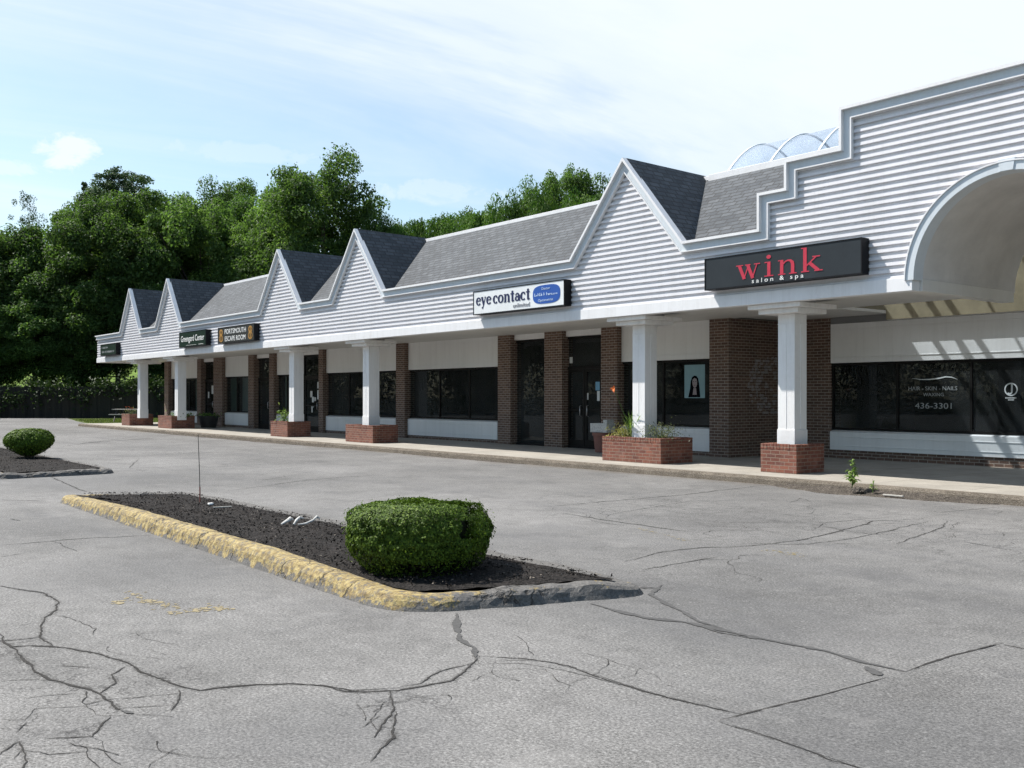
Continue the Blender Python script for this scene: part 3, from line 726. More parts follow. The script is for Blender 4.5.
# soffit under the canopy
mb = MB()
mb.box(X0 + 0.12, -14.0, 15.262, 18.3, 3.34, 3.40); mb.box(-13.998, AC - AR - 0.222, 15.262, 17.9, 3.34, 3.40); mb.box(-13.998, -11.95, 17.902, 19.9, 3.34, 3.40); mb.box(AC + AR + 0.222, -0.2, 15.262, 17.9, 3.342, 3.40); mb.box(-0.2, X1, 15.262, 18.3, 3.34, 3.4)
mb.box(-14.72, -14.0, 18.302, 19.9, 3.34, 3.4); mb.box(-0.2, 0.5, 18.302, 19.9, 3.34, 3.4)
mb.build('soffit', M['soffit'], mall)

# roofs
RY, RZ = 17.5, 6.45
def slope_pt(x, f): return (x, 15.2 + (RY - 15.2) * f, 4.52 + (RZ - 4.52) * f)
for xa, xb in ((GAB[0][0], AC - AR - 0.3), (AC + AR + 0.3, X1)):
    mb = MB(); mb.poly([slope_pt(xa, 0), slope_pt(xb, 0), slope_pt(xb, 1), slope_pt(xa, 1)]); mb.build('roof', M['shingle'], mall)
for g, hw in GAB:
    mb = MB(); gy = 17.62
    hwb = hw * 1.0
    for s in (-1, 1):
        tri = [(g, 15.06, PK + 0.035), (g + s * hwb, 15.06, LOW + 0.02), (g + s * hwb, 15.3, LOW + 0.0), (g, gy, RZ + 0.115)]
        if s < 0: tri = tri[::-1]
        mb.poly(tri[::-1])
    mb.build('gable_roof', M['shingle'], mall)
mb = MB(); mb.box(GAB[0][0], -14.9, RY - 0.02, RY + 0.22, RZ - 0.02, RZ + 0.075); mb.build('ridge_trim', M['trim'], mall, bevel=0.005)
mb = MB(); mb.box(0.62, X1, RY - 0.02, RY + 0.22, RZ - 0.02, RZ + 0.075); mb.build('ridge_trim', M['trim'], mall, bevel=0.005)
mb = MB()
mb.box(GAB[0][0], -14.95, 17.72, 33, 6.2, 6.35); mb.box(X0 + 0.1, GAB[0][0] - 0.01, 15.35, 33, 4.3, 4.42); mb.box(-14.95, 0.65, 20.68, 33, 6.2, 6.35); mb.box(-14.79, 0.49, 19.81, 20.49, 6.2, 6.35); mb.box(0.65, X1, 17.72, 33, 6.2, 6.35)
mb.build('flat_roof', M['flatroof'], mall)
mb = MB(); mb.poly([(AC - AR - 0.3, 15.31, 5.3), (AC + AR + 0.3, 15.31, 5.3), (AC + AR + 0.3, 17.5, 6.44), (AC - AR - 0.3, 17.5, 6.44)]); mb.build('vault_deck', M['flatroof'], mall)
# skylight: a curb, glazing bars and a curved acrylic sheet along the well
WX0, WX1 = -13.9, 0.5
mb = MB(); mb.box(-14.95, 0.65, 17.43, 17.6, 6.36, 6.53); mb.box(-14.95, 0.65, 20.5, 20.67, 6.36, 6.53); mb.box(-14.95, -14.8, 17.602, 20.498, 6.36, 6.53); mb.box(0.5, 0.65, 17.602, 20.498, 6.36, 6.53)
sky = mb.build('skylight', M['trim'], mall, bevel=0.006)
SC, SR, SH = 19.1, 1.45, 0.84
def sk(t, r=0.0):
    u = 2 * t / math.pi - 1
    return (SC + (SR + r * 0.5) * u, 6.53 + r + SH * (1 - u * u))
mb = MB(); ns = 20
for k in range(ns):
    a, b = sk(math.pi * k / ns), sk(math.pi * (k + 1) / ns)
    mb.poly([(-14.6, a[0], a[1]), (0.6, a[0], a[1]), (0.6, b[0], b[1]), (-14.6, b[0], b[1])])
for x in (-14.6, 0.6):
    mb.poly([(x, *sk(math.pi * k / ns)) for k in range(ns + 1)])
mb.build('glazing', M['skyglass'], sky, smooth=False)
ribs = [-14.57, -13.42, -12.22, -11.1, -10.0, -8.8, -7.6, -6.4, -5.2, -4.0, -2.8, -1.6, -0.4, 0.58]
for x in ribs:
    mb = MB()
    for k in range(ns):
        a, b = sk(math.pi * k / ns, 0.012), sk(math.pi * (k + 1) / ns, 0.012); c, d = sk(math.pi * k / ns, 0.035), sk(math.pi * (k + 1) / ns, 0.035)
        mb.poly([(x - .028, *c), (x + .028, *c), (x + .028, *d), (x - .028, *d)]); mb.poly([(x - .028, *a), (x - .028, *c), (x - .028, *d), (x - .028, *b)]); mb.poly([(x + .028, *a), (x + .028, *b), (x + .028, *d), (x + .028, *c)])
        mb.poly([(x - .028, *a), (x - .028, *b), (x + .028, *b), (x + .028, *a)])
    mb.build('rib', M['bluetrim'], sky)
# purlins of the well under the skylight
mb = MB()
for x in (-13.35, -12.85, -12.45, -10.1, -8.2, -6.1, -5.6, -4.0, -2.0): MB().box(x - 0.04, x + 0.04, 17.6, 19.72, 6.30, 6.42).build('light_well_bar', M['trim'], mall)
mb = MB()
mb.box(WX0, -11.951, 19.72, 19.80, 3.41, 6.36); mb.box(-11.95, WX1, 19.72, 19.80, 3.2, 6.36); mb.build('light_well_wall', M['ochre'], mall)
mb = MB(); mb.box(WX0 - 0.1, WX0, 17.56, 19.8, 3.402, 6.40); mb.box(WX1, WX1 + 0.1, 17.56, 19.8, 3.402, 6.40)
mb.box(WX0, AC - AR - 0.25, 17.50, 17.56, 3.402, 6.36); mb.box(AC + AR + 0.25, WX1, 17.50, 17.56, 3.402, 6.36); mb.box(-14.85, WX0 - 0.1, 17.6, 19.95, 6.30, 6.355)
wallp = [(AC - AR - 0.25, 3.46)] + [(AC + AR * math.cos(math.pi - math.pi * k / 24), AZ + AR * math.sin(math.pi - math.pi * k / 24)) for k in range(25)] + [(AC + AR + 0.25, 3.46), (AC + AR + 0.25, 6.36), (AC - AR - 0.25, 6.36)]
mb.prism(wallp, 18.402, 18.45); mb.box(AC - AR - 0.25, AC - AR - 0.2, 17.5, 18.402, 3.46, 6.36); mb.box(AC + AR + 0.2, AC + AR + 0.25, 17.5, 18.402, 3.46, 6.36)
mb.build('light_well_lining', M['vault'], mall)
MB().box(-13.45, -11.95, 19.905, 20.0, 3.192, 3.338).build('header_shadow_strip', M['ceilingwhite'], mall)  # dark grey strip above the header, standing for the shadow there
MB().box(-11.94, WX1, 19.74, 19.90, 3.192, 3.198).build('well_soffit', M['soffit'], mall)

# shop fronts
WY = 18.2
def pier(xa, xb, y0=18.05, y1=18.45, z1=3.338): return MB().box(xa * 0.9925, xb * 0.997, y0, y1, 0.125, z1).build('brick_pier', M['brick_brown'], mall)
def window(xa, xb, y, z0=0.80, z1=2.42, divs=(), label=None, curtain=None, ztop=3.338, zb=0.24):
    """header panel, framed glass, sloping sill, base panel on brick"""
    mb = MB(); mb.box(xa, xb, y, y + 0.12, z1 + 0.01, ztop); mb.box(xa + 0.06, xb - 0.06, y - 0.012, y, z1 + 0.13, z1 + 0.145); mb.box(xa + 0.06, xb - 0.06, y - 0.010, y - 0.001, ztop - 0.14, ztop - 0.12)
    mb.build('header_panel', M['panel'], mall, bevel=0.003)
    mb = MB(); mb.poly([(xa, y - 0.03, z0 - 0.03), (xb, y - 0.03, z0 - 0.03), (xb, y + 0.1, z0 + 0.01), (xa, y + 0.1, z0 + 0.01)]); mb.box(xa, xb, y - 0.03, y + 0.12, zb, z0 - 0.032)
    mb.box(xa + 0.05, xb - 0.05, y - 0.042, y - 0.031, z0 - 0.15, z0 - 0.135)
    mb.box(xa + 0.05, xb - 0.05, y - 0.042, y - 0.031, zb + 0.09, zb + 0.105)
    mb.build('base_panel', M['panel'], mall, bevel=0.003)
    MB().box(xa, xb, y - 0.005, y + 0.12, 0.125, zb - 0.002).build('brick_base', M['brick_brown'], mall)
    mb = MB(); fw = 0.05; yy0, yy1 = y + 0.05, y + 0.11
    mb.box(xa, xb, yy0, yy1, z0 + 0.012, z0 + 0.012 + fw); mb.box(xa, xb, yy0, yy1, z1 - fw, z1 + 0.008)
    for x in [xa + fw / 2] + list(divs) + [xb - fw / 2]: mb.box(x - fw / 2, x + fw / 2, yy0 + 0.003, yy1 - 0.003, z0 + 0.062, z1 - fw)
    w = mb.build('window', M['frame'], mall)
    if label: w['label'] = label
    e = [xa + fw] + list(divs) + [xb - fw]
    for a, b in zip(e, e[1:]): mb = MB(); mb.poly([(a, y + 0.085, z0 + 0.06), (b, y + 0.085, z0 + 0.06), (b, y + 0.085, z1 - fw), (a, y + 0.085, z1 - fw)]); mb.build('pane', M['glass'], w)
    if curtain:
        for (ca, cb) in curtain:
            mb = MB(); m = max(6, int((cb - ca) / 0.06)); P = [(ca + (cb - ca) * i / m, y + 0.26 + 0.03 * math.sin(i * 1.7) + 0.012 * math.sin(i * 0.6)) for i in range(m + 1)]
            for p, q in zip(P, P[1:]): mb.poly([(p[0], p[1], z0 + 0.02), (q[0], q[1], z0 + 0.02), (q[0], q[1], z1), (p[0], p[1], z1)])
            mb.build('curtain', M['curtain'], w, smooth=True)
    return w
def door(xa, xb, y, leaves_, zt=3.17, tr=2.28, glass_only=False, notices=(), header=True):
    if header: MB().box(xa, xb, y, y + 0.12, zt + 0.01, 3.338).build('header_panel', M['panel'], mall, bevel=0.003)
    fw = 0.06; mb = MB(); y0, y1 = y + 0.06, y + 0.14
    mb.box(xa, xa + fw, y0, y1, 0.125, zt); mb.box(xb - fw, xb, y0, y1, 0.125, zt); mb.box(xa + fw, xb - fw, y0, y1, zt - fw, zt)
    mb.box(xa + fw, xb - fw, y0, y1, 0.125, 0.19)
    if not glass_only:
        mb.box(xa + fw, xb - fw, y0, y1, tr, tr + 0.07)
        for a, b in leaves_:
            mb.box(a, a + 0.07, y0 + 0.012, y1 - 0.012, 0.192, tr - 0.002); mb.box(b - 0.07, b, y0 + 0.012, y1 - 0.012, 0.192, tr - 0.002); mb.box(a + 0.07, b - 0.07, y0 + 0.012, y1 - 0.012, 0.192, 0.36); mb.box(a + 0.07, b - 0.07, y0 + 0.012, y1 - 0.012, 1.14, 1.2); mb.box(a + 0.07, b - 0.07, y0 + 0.012, y1 - 0.012, tr - 0.08, tr - 0.002)
    d = mb.build('window' if glass_only else 'door', M['frame'], mall)
    mb = MB(); mb.poly([(xa + fw, y + 0.1, 0.19), (xb - fw, y + 0.1, 0.19), (xb - fw, y + 0.1, zt - fw), (xa + fw, y + 0.1, zt - fw)]); mb.build('pane', M['glass'], d)
    if not glass_only:
        for i, (a, b) in enumerate(leaves_):
            hx = b - 0.13 if i == 0 else a + 0.13
            MB().tube([(hx, y + 0.07, 1.0), (hx, y + 0.02, 1.02), (hx, y + 0.02, 1.28), (hx, y + 0.07, 1.3)], 0.013, 8).build('handle', M['steel'], d, smooth=True)
    for (a, b, z0, z1, m) in notices: MB().box(a, b, y + 0.088, y + 0.094, z0, z1).build('notice', M[m], d)
    return d
window(-51.67, -47.9, WY, divs=(-50.4, -49.1), curtain=[(-51.5, -50.6), (-48.8, -48.0)])
pier(-52.5, -51.67); pier(-47.9, -47.19)
door(-47.19, -45.82, WY, [(-47.1, -45.9)], notices=[(-46.75, -46.6, 1.45, 1.75, 'paper'), (-46.3, -46.05, 1.65, 2.05, 'paper')])
pier(-45.82, -44.55)
window(-44.55, -41.84, WY, divs=(-43.2,), curtain=[(-44.45, -43.75), (-43.1, -42.2)])
pier(-41.84, -41.07)
d = door(-41.07, -39.69, WY, [(-41.0, -39.76)])
pier(-39.69, -39.07)
window(-39.07, -36.6, WY, divs=(-38.1,), curtain=[(-38.7, -37.4)])
door(-36.6, -35.2, WY, [(-36.53, -35.27)], notices=[(-36.1, -35.92, 1.5, 1.75, 'paper'), (-35.95, -35.8, 1.3, 1.52, 'decal2'), (-35.5, -35.36, 1.85, 2.1, 'paper'), (-35.5, -35.34, 1.42, 1.78, 'decal2'), (-35.75, -35.62, 1.35, 1.5, 'paper'), (-35.9, -35.8, 1.1, 1.2, 'decal'), (-36.0, -35.9, 0.9, 1.2, 'paper')])
pier(-35.2, -34.68)
window(-34.68, -29.5, WY, divs=(-32.9, -31.2)); pier(-29.5, -28.81)
window(-28.81, -23.74, WY, divs=(-26.93, -25.29), curtain=None)
pier(-23.74, -23.02)
door(-23.02, -21.58, WY, [], glass_only=True); pier(-21.58, -20.73)
door(-20.73, -19.26, WY, [(-20.66, -20.0), (-19.98, -19.33)], notices=[(-19.58, -19.36, 1.70, 1.93, 'paper_blue'), (-19.52, -19.37, 1.42, 1.68, 'decal2'), (-19.93, -19.86, 1.45, 1.63, 'paper'), (-20.62, -20.5, 2.45, 2.62, 'paper')])
pier(-19.26, -18.56)
wg = window(-18.56, -15.40, WY, divs=(-17.1,))
# the corner block of brick whose side runs back to the salon window
MB().box(-15.45, -14.88, 18.05, 20.3, 0.125, 3.338).build('brick_pier', M['brick_brown'], mall)
MB().box(-14.878, -13.45, 19.9, 20.3, 0.125, 3.6).build('brick_pier', M['brick_brown'], mall)
SY = 19.9
ws = window(-13.45, -0.81, SY, z0=0.77, z1=2.29, divs=(-11.83, -10.2, -8.6, -5.66, -4.06, -2.43), ztop=3.188, zb=0.33, label='wide dark salon window with white lettering')
MB().box(-0.81, 0.5, 18.3, 20.3, 0.125, 3.338).build('brick_pier', M['brick_brown'], mall)
pier(0.5, 1.3); window(1.3, 3.6, WY, divs=(2.45,)); pier(3.6, 4.4)
# pale bloom where something hung on the brick, and a dark mat of damp below it
mb = MB(); rs = random.Random(5)
for i in range(150):
    y = rs.uniform(18.75, 19.8); z = rs.uniform(1.15, 2.45)
    r = math.hypot((y - 19.5) / 0.75, (z - 1.8) / 0.72)
    if r > 1 or r < 0.42 and rs.random() < 0.75: continue
    s_ = rs.uniform(0.02, 0.07); zz = round(z / 0.068) * 0.068; x = -14.877 + 0.00002 * i
    mb.poly([(x, y - s_, zz - 0.026), (x, y + s_, zz - 0.026), (x, y + s_ * 0.9, zz + 0.026), (x, y - s_ * 0.9, zz + 0.026)])
tag(mb.build('lime_bloom', M['stain'], mall), kind='stuff')
# lettering on the salon window
yl = SY + 0.079
mb = MB(); mb.text('HAIR - SKIN - NAILS', -11.58, -10.50, 1.67, 0.085, yl); mb.build('lettering', M['decal'], ws); mb = MB(); mb.text('WAXING', -11.25, -10.79, 1.545, 0.075, yl)
mb.build('lettering', M['decal'], ws)
mb = MB(); mb.text('436-3301', -11.43, -10.62, 1.285, 0.125, yl); mb.build('lettering', M['decal'], ws)
mb = MB()
def swoosh(pts, w):
    for i, (a, b) in enumerate(zip(pts, pts[1:])):
        wa = w * math.sin(math.pi * (i + 0.2) / len(pts)); wb = w * math.sin(math.pi * (i + 1.2) / len(pts)) if i < len(pts) - 2 else 0.001
        mb.poly([(a[0], yl - 0.0002 * i, a[1] - wa), (b[0], yl - 0.0002 * i, b[1] - wb), (b[0], yl - 0.0002 * i, b[1] + wb), (a[0], yl - 0.0002 * i, a[1] + wa)])
swoosh([(-11.5, 1.93), (-11.3, 1.90), (-11.1, 1.90), (-10.9, 1.92), (-10.75, 1.95), (-10.62, 1.94), (-10.49, 1.89)], 0.014)
mb.build('swoosh', M['decal2'], ws)
mb = MB(); cx_, cz_ = -9.405, 1.68
for k in range(28):
    t0, t1 = 2 * math.pi * k / 28, 2 * math.pi * (k + 1) / 28; r0, r1 = 0.106, 0.132
    mb.poly([(cx_ + r * math.cos(t), yl, cz_ + r * math.sin(t)) for r, t in ((r0, t0), (r1, t0), (r1, t1), (r0, t1))][::-1])
mb.box(cx_ + 0.0, cx_ + 0.035, yl, yl + 0.002, cz_ - 0.04, cz_ + 0.106)
mb.build('emblem', M['decal2'], ws); mb = MB()
for k in range(8):
    t0, t1 = -math.pi * k / 10, -math.pi * (k + 1) / 10; r0, r1 = 0.03, 0.062
    mb.poly([(cx_ - 0.027 + r * math.cos(t), yl - 0.001, cz_ - 0.04 + r * math.sin(t)) for r, t in ((r0, t0), (r1, t0), (r1, t1), (r0, t1))])
mb.build('emblem', M['decal2'], ws); mb = MB()
for i in range(9): mb.box(-9.515 + i * 0.0245, -9.498 + i * 0.0245, yl, yl + 0.002, 1.50, 1.525)
for i in range(5): mb.box(-9.463 + i * 0.0245, -9.446 + i * 0.0245, yl, yl + 0.002, 1.462, 1.484)
mb.build('lettering', M['decal2'], ws)

# inside of the shops
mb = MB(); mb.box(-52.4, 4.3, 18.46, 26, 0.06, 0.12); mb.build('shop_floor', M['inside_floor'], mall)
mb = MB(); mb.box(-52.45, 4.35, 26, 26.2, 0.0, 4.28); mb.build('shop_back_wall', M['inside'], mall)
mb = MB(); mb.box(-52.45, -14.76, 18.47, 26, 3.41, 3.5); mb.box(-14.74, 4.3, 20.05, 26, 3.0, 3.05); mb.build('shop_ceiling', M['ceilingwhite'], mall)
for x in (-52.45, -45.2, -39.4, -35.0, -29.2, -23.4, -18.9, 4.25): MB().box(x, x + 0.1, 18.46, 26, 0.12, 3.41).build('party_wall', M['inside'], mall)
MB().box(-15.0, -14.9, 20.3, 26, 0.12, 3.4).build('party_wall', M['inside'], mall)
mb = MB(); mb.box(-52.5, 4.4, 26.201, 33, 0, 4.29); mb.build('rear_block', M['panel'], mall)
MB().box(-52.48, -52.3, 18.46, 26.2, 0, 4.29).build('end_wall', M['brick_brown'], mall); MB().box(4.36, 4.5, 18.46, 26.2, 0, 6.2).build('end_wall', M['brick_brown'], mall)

# columns carrying the canopy
def column(x, cy=15.72, w=0.37):
    mb = MB(); h = w / 2
    mb.box(x - h, x + h, cy - h, cy + h, 0.5, 3.075); 
    for (za, zb) in ((0.92, 0.932), (2.885, 2.897)): mb.box(x - h - 0.008, x + h + 0.008, cy - h - 0.008, cy + h + 0.008, za, zb)
    mb.box(x - h - 0.012, x + h + 0.012, cy - h - 0.012, cy + h + 0.012, 0.5, 0.918)
    mb.box(x - 0.006, x + 0.006, cy - h - 0.006, cy - h + 0.01, 0.934, 2.883); mb.box(x + h - 0.01, x + h + 0.006, cy - 0.006, cy + 0.006, 0.934, 2.883)
    c = mb.build('column', M['column'], mall, bevel=0.004)
    mb = MB(); mb.box(x - 0.44, x + 0.44, cy - 0.44, cy + 0.44, 3.078, 3.163); mb.box(x - 0.58, x + 0.58, cy - 0.58, cy + 0.56, 3.166, 3.246); mb.box(x - 0.3, x + 0.3, cy - 0.3, cy + 0.3, 3.247, 3.339)
    mb.build('capital', M['column'], c, bevel=0.005)
for x in (-11.45, -15.27, -26.95, -32.08, -43.35, -48.35, -2.8): column(x)

# ------------------------------------------------------------------ brick planters round the column feet
def planter(xa, xb, yb, label, y0=15.27, zt=0.665):
    cx, cy = (xa + xb) / 2, (y0 + yb) / 2
    t = thing('brick_planter', label, 'planter', (cx, cy, 0.13), 'brick planters at the feet of the white columns')
    w = 0.1; mb = MB()
    mb.box(xa, xb, y0, y0 + w, 0.13, zt - 0.1); mb.box(xa, xb, yb - w, yb, 0.13, zt - 0.1); mb.box(xa, xa + w, y0 + w, yb - w, 0.13, zt - 0.1); mb.box(xb - w, xb, y0 + w, yb - w, 0.13, zt - 0.1)
    mb.build('wall', M['brick_red'], t, bevel=0.006)
    mb = MB(); rr = random.Random(int(abs(xa) * 100))        # soldier course: bricks standing on end
    def course(fn, L):
        n = max(1, round(L / 0.073)); s = L / n
        for i in range(n): fn(i * s + 0.003, (i + 1) * s - 0.003, rr.uniform(-0.003, 0.003))
    course(lambda a, b, j: mb.box(xa + a, xa + b, y0 - 0.004 + j, y0 + w, zt - 0.098, zt + j), xb - xa)
    course(lambda a, b, j: mb.box(xa + a, xa + b, yb - w, yb + 0.004 + j, zt - 0.098, zt + j), xb - xa)
    course(lambda a, b, j: mb.box(xb - w, xb + 0.004 + j, y0 + w + a, y0 + w + b, zt - 0.098, zt + j), yb - y0 - 2 * w)
    course(lambda a, b, j: mb.box(xa - 0.004 + j, xa + w, y0 + w + a, y0 + w + b, zt - 0.098, zt + j), yb - y0 - 2 * w)
    mb.build('soldier_course', M['brick_red'], t, bevel=0.004)
    MB().box(xa + w, xb - w, y0 + w, yb - w, 0.3, zt - 0.05).build('soil', M['mulch'], t)
    return t
planter(-11.83, -11.03, 16.12, 'square brick planter without plants at the foot of the column nearest the camera')
planter(-16.13, -14.37, 16.25, 'long brick planter with tall lily leaves and grey-green plants, right of the shop doors')
planter(-27.75, -26.08, 16.15, 'bare long brick planter in front of the wide black shop windows')
planter(-33.2, -31.85, 16.15, 'brick planter with one small leafy sprig in front of the door full of notices')
planter(-44.9, -43.2, 16.3, 'brick planter with dark low plants in front of a curtained window', zt=0.68)
planter(-50.1, -48.9, 16.4, 'smallest brick planter with orange flowers, at the far end of the sidewalk', zt=0.68)

# plants growing in them
rng = np.random.default_rng(5)
def blade_plant(name, label, cat, c, n, L, spread, mat, w=0.012, group=None, flower=None, bend=0.7):
    t = thing(name, label, cat, c, group); P = []
    for i in range(n):
        a = rng.uniform(0, 2 * math.pi); l = L * rng.uniform(0.55, 1.05); tilt = spread * rng.uniform(0.25, 1.0)
        d = np.array([math.cos(a), math.sin(a)]); p0 = np.array([c[0] + rng.normal() * 0.05, c[1] + rng.normal() * 0.05, c[2]]); side = np.array([-d[1], d[0], 0])
        pts = []
        for k in range(6):
            f = k / 5; h = l * (f - bend * tilt * f ** 3 * 0.8); o = l * tilt * f ** 1.5 * 0.9
            pts.append(p0 + np.array([d[0] * o, d[1] * o, max(0.0, h)]))
        for k in range(5):
            w0 = w * (1 - (k / 5) ** 2); w1 = w * (1 - ((k + 1) / 5) ** 2)
            P.append([pts[k] - side * w0, pts[k] + side * w0, pts[k + 1] + side * w1, pts[k + 1] - side * w1])
    quads_mesh('leaves', np.array(P), M[mat], t, rng.random(len(P)))
    if flower:
        mb = MB(); f = Vector(flower); mb.tube([c, Vector(c).lerp(f, 0.5) + Vector((-0.02, 0, 0.06)), f], [0.008, 0.006, 0.004], 6); mb.build('stem', M['leaf_weed'], t)
        mb = MB()
        for k in range(6):
            a = k * math.pi / 3; d = Vector((math.cos(a), -0.45, math.sin(a))) * 0.075 * (0.7 + 0.5 * (k % 2)); s = Vector((-math.sin(a), 0, math.cos(a))) * 0.022
            mb.poly([f, f + d * 0.6 + s, f + d + Vector((0, 0, -0.02)), f + d * 0.6 - s])
        mb.build('flower', M['orange'], t)
    return t
def bushy_plant(name, label, cat, c, n, r, h, mat, size=0.03, group=None, flowers=None):
    t = thing(name, label, cat, c, group)
    pos = rng.normal(size=(n, 3)) * [r * 0.5, r * 0.45, h * 0.28] + [c[0], c[1], c[2] + h * 0.45]; pos[:, 2] = np.maximum(pos[:, 2], c[2] + 0.01)
    P = leaves(pos, rng.normal(size=(n, 3)) + [0, 0, 0.6], rng.uniform(0.5, 1.2, n) * size, 0.35, rng)
    quads_mesh('leaves', P, M[mat], t, rng.random(n))
    mb = MB()
    for i in range(14):
        a = rng.uniform(0, 6.28); q = (c[0] + math.cos(a) * r * 0.7, c[1] + math.sin(a) * r * 0.6, c[2] + h * rng.uniform(0.6, 1.1)); mb.tube([c, q], [0.005, 0.002], 4)
    mb.build('stems', M['leaf_dry'], t)
    if flowers:
        mb = MB()
        for i in range(flowers):
            p = Vector((c[0] + rng.normal() * r * 0.5, c[1] + rng.normal() * r * 0.4, c[2] + h * rng.uniform(0.7, 1.15)))
            for k in range(5):
                a = k * 1.257; d = Vector((math.cos(a), math.sin(a), 0.3)) * 0.05; s = Vector((-math.sin(a), math.cos(a), 0)) * 0.025
                mb.poly([p, p + d * 0.6 + s, p + d, p + d * 0.6 - s])
        mb.build('flower', M['orange'], t)
    return t
blade_plant('lily_plant', 'tall green lily with one orange flower leaning left of the column', 'plant', (-15.52, 15.62, 0.61), 60, 0.78, 0.75, 'leaf_weed', 0.017, flower=(-16.0, 15.5, 1.72))
bushy_plant('dry_plant', 'yellowing dry clump at the left end of the lily planter', 'plant', (-15.74, 15.52, 0.61), 420, 0.3, 0.3, 'leaf_dry', 0.035)
bushy_plant('lavender_plant', 'grey-green feathery plant right of the column in the lily planter', 'plant', (-14.68, 15.62, 0.61), 700, 0.42, 0.36, 'leaf_grey', 0.028)
bushy_plant('leafy_sprig', 'small bright green sprig in the brick planter before the notices', 'plant', (-32.7, 15.55, 0.61), 130, 0.22, 0.5, 'leaf_weed', 0.06)
bushy_plant('low_plant', 'dark low ground plant in the planter before the curtained window', 'plant', (-43.6, 15.95, 0.62), 260, 0.5, 0.22, 'leaf_a', 0.06)
bushy_plant('flowering_plant', 'dry grass and orange flowers in the farthest brick planter', 'plant', (-49.4, 15.5, 0.62), 150, 0.32, 0.36, 'leaf_grey', 0.05, flowers=14)
# weeds in the soil at the kerb
def weed(c, h, n, label):
    t = thing('weed', label, 'weed', c); mb = MB(); q = (c[0] + 0.02, c[1], c[2] + h); mb.tube([c, q], [0.008, 0.004], 5); mb.build('stem', M['leaf_weed'], t)
    z = rng.uniform(0.04, 1.02, n) ** 0.8; a = rng.uniform(0, 6.28, n); ln = (0.19 * (1.1 - z * 0.75)) * min(1, h / 0.4)
    pos = np.stack([c[0] + np.cos(a) * ln * 0.6, c[1] + np.sin(a) * ln * 0.6, c[2] + z * h + 0.02], 1)
    P = []
    for i in range(n):
        d = np.array([math.cos(a[i]), math.sin(a[i]), 0.8]); s = np.array([-math.sin(a[i]), math.cos(a[i]), 0]) * ln[i] * 0.2; p0 = np.array([c[0], c[1], c[2] + z[i] * h])
        P.append([p0, p0 + d * ln[i] * 0.55 + s, p0 + d * ln[i] * [1, 1, 0.3], p0 + d * ln[i] * 0.55 - s])
    quads_mesh('leaves', np.array(P), M['leaf_weed'], t, rng.random(n))
weed((-9.14, 14.10, 0.05), 0.48, 46, 'tall upright green weed in the grit at the kerb')
weed((-8.76, 14.08, 0.04), 0.2, 20, 'small yellow-green weed seedling beside the tall weed')
# stones and trash in the soil strip
def rock(c, r, label, mat='soil', name='stone', cat='stone'):
    mb = MB(); rr = random.Random(int(c[0] * 991)); n = 7; rows = []
    for i in range(5):
        ph = -0.4 + 1.95 * i / 4; rows.append([(c[0] + r * math.cos(min(ph, 1.5)) * math.cos(6.283 * k / n) * rr.uniform(0.8, 1.15) * 1.2, c[1] + r * math.cos(min(ph, 1.5)) * math.sin(6.283 * k / n) * rr.uniform(0.8, 1.15), c[2] + r * 0.8 * math.sin(ph)) for k in range(n)])
    for a, b in zip(rows, rows[1:]):
        for k in range(n): mb.poly([a[k], a[(k + 1) % n], b[(k + 1) % n], b[k]])
    mb.poly(rows[-1]); o = mb.build(name, M[mat], smooth=False); tag(o, label, cat)
rock((-8.98, 14.0, 0.05), 0.10, 'dark round stone in the soil between the two weeds')
tag(MB().box(-8.5, -8.17, 13.93, 13.97, 0.03, 0.05).build('broken_slat', M['wood'], bevel=0.004), 'pale broken wooden slat lying in the grit right of the weeds', 'wood scrap')

# ------------------------------------------------------------------ signs on the canopy
SYF = 14.85
def cabinet(name, xa, xb, z0, z1, box_m, face_m, label, rim=0.03, yf=SYF):
    t = thing(name, label, 'sign', ((xa + xb) / 2, 15.05, z0)); mb = MB()
    mb.box(xa, xb, yf + 0.012, 15.072, z0, z1); mb.build('cabinet', M[box_m], t, bevel=0.004)
    mb = MB(); mb.box(xa + rim, xb - rim, yf + 0.004, yf + 0.0115, z0 + rim, z1 - rim); mb.build('face', M[face_m], t)
    mb = MB(); mb.box(xa, xb, yf - 0.004, yf + 0.0118, z0, z0 + rim); mb.box(xa, xb, yf - 0.004, yf + 0.0118, z1 - rim, z1); mb.box(xa, xa + rim, yf - 0.004, yf + 0.0118, z0 + rim, z1 - rim); mb.box(xb - rim, xb, yf - 0.004, yf + 0.0118, z0 + rim, z1 - rim)
    mb.build('rim', M[box_m], t)
    return t
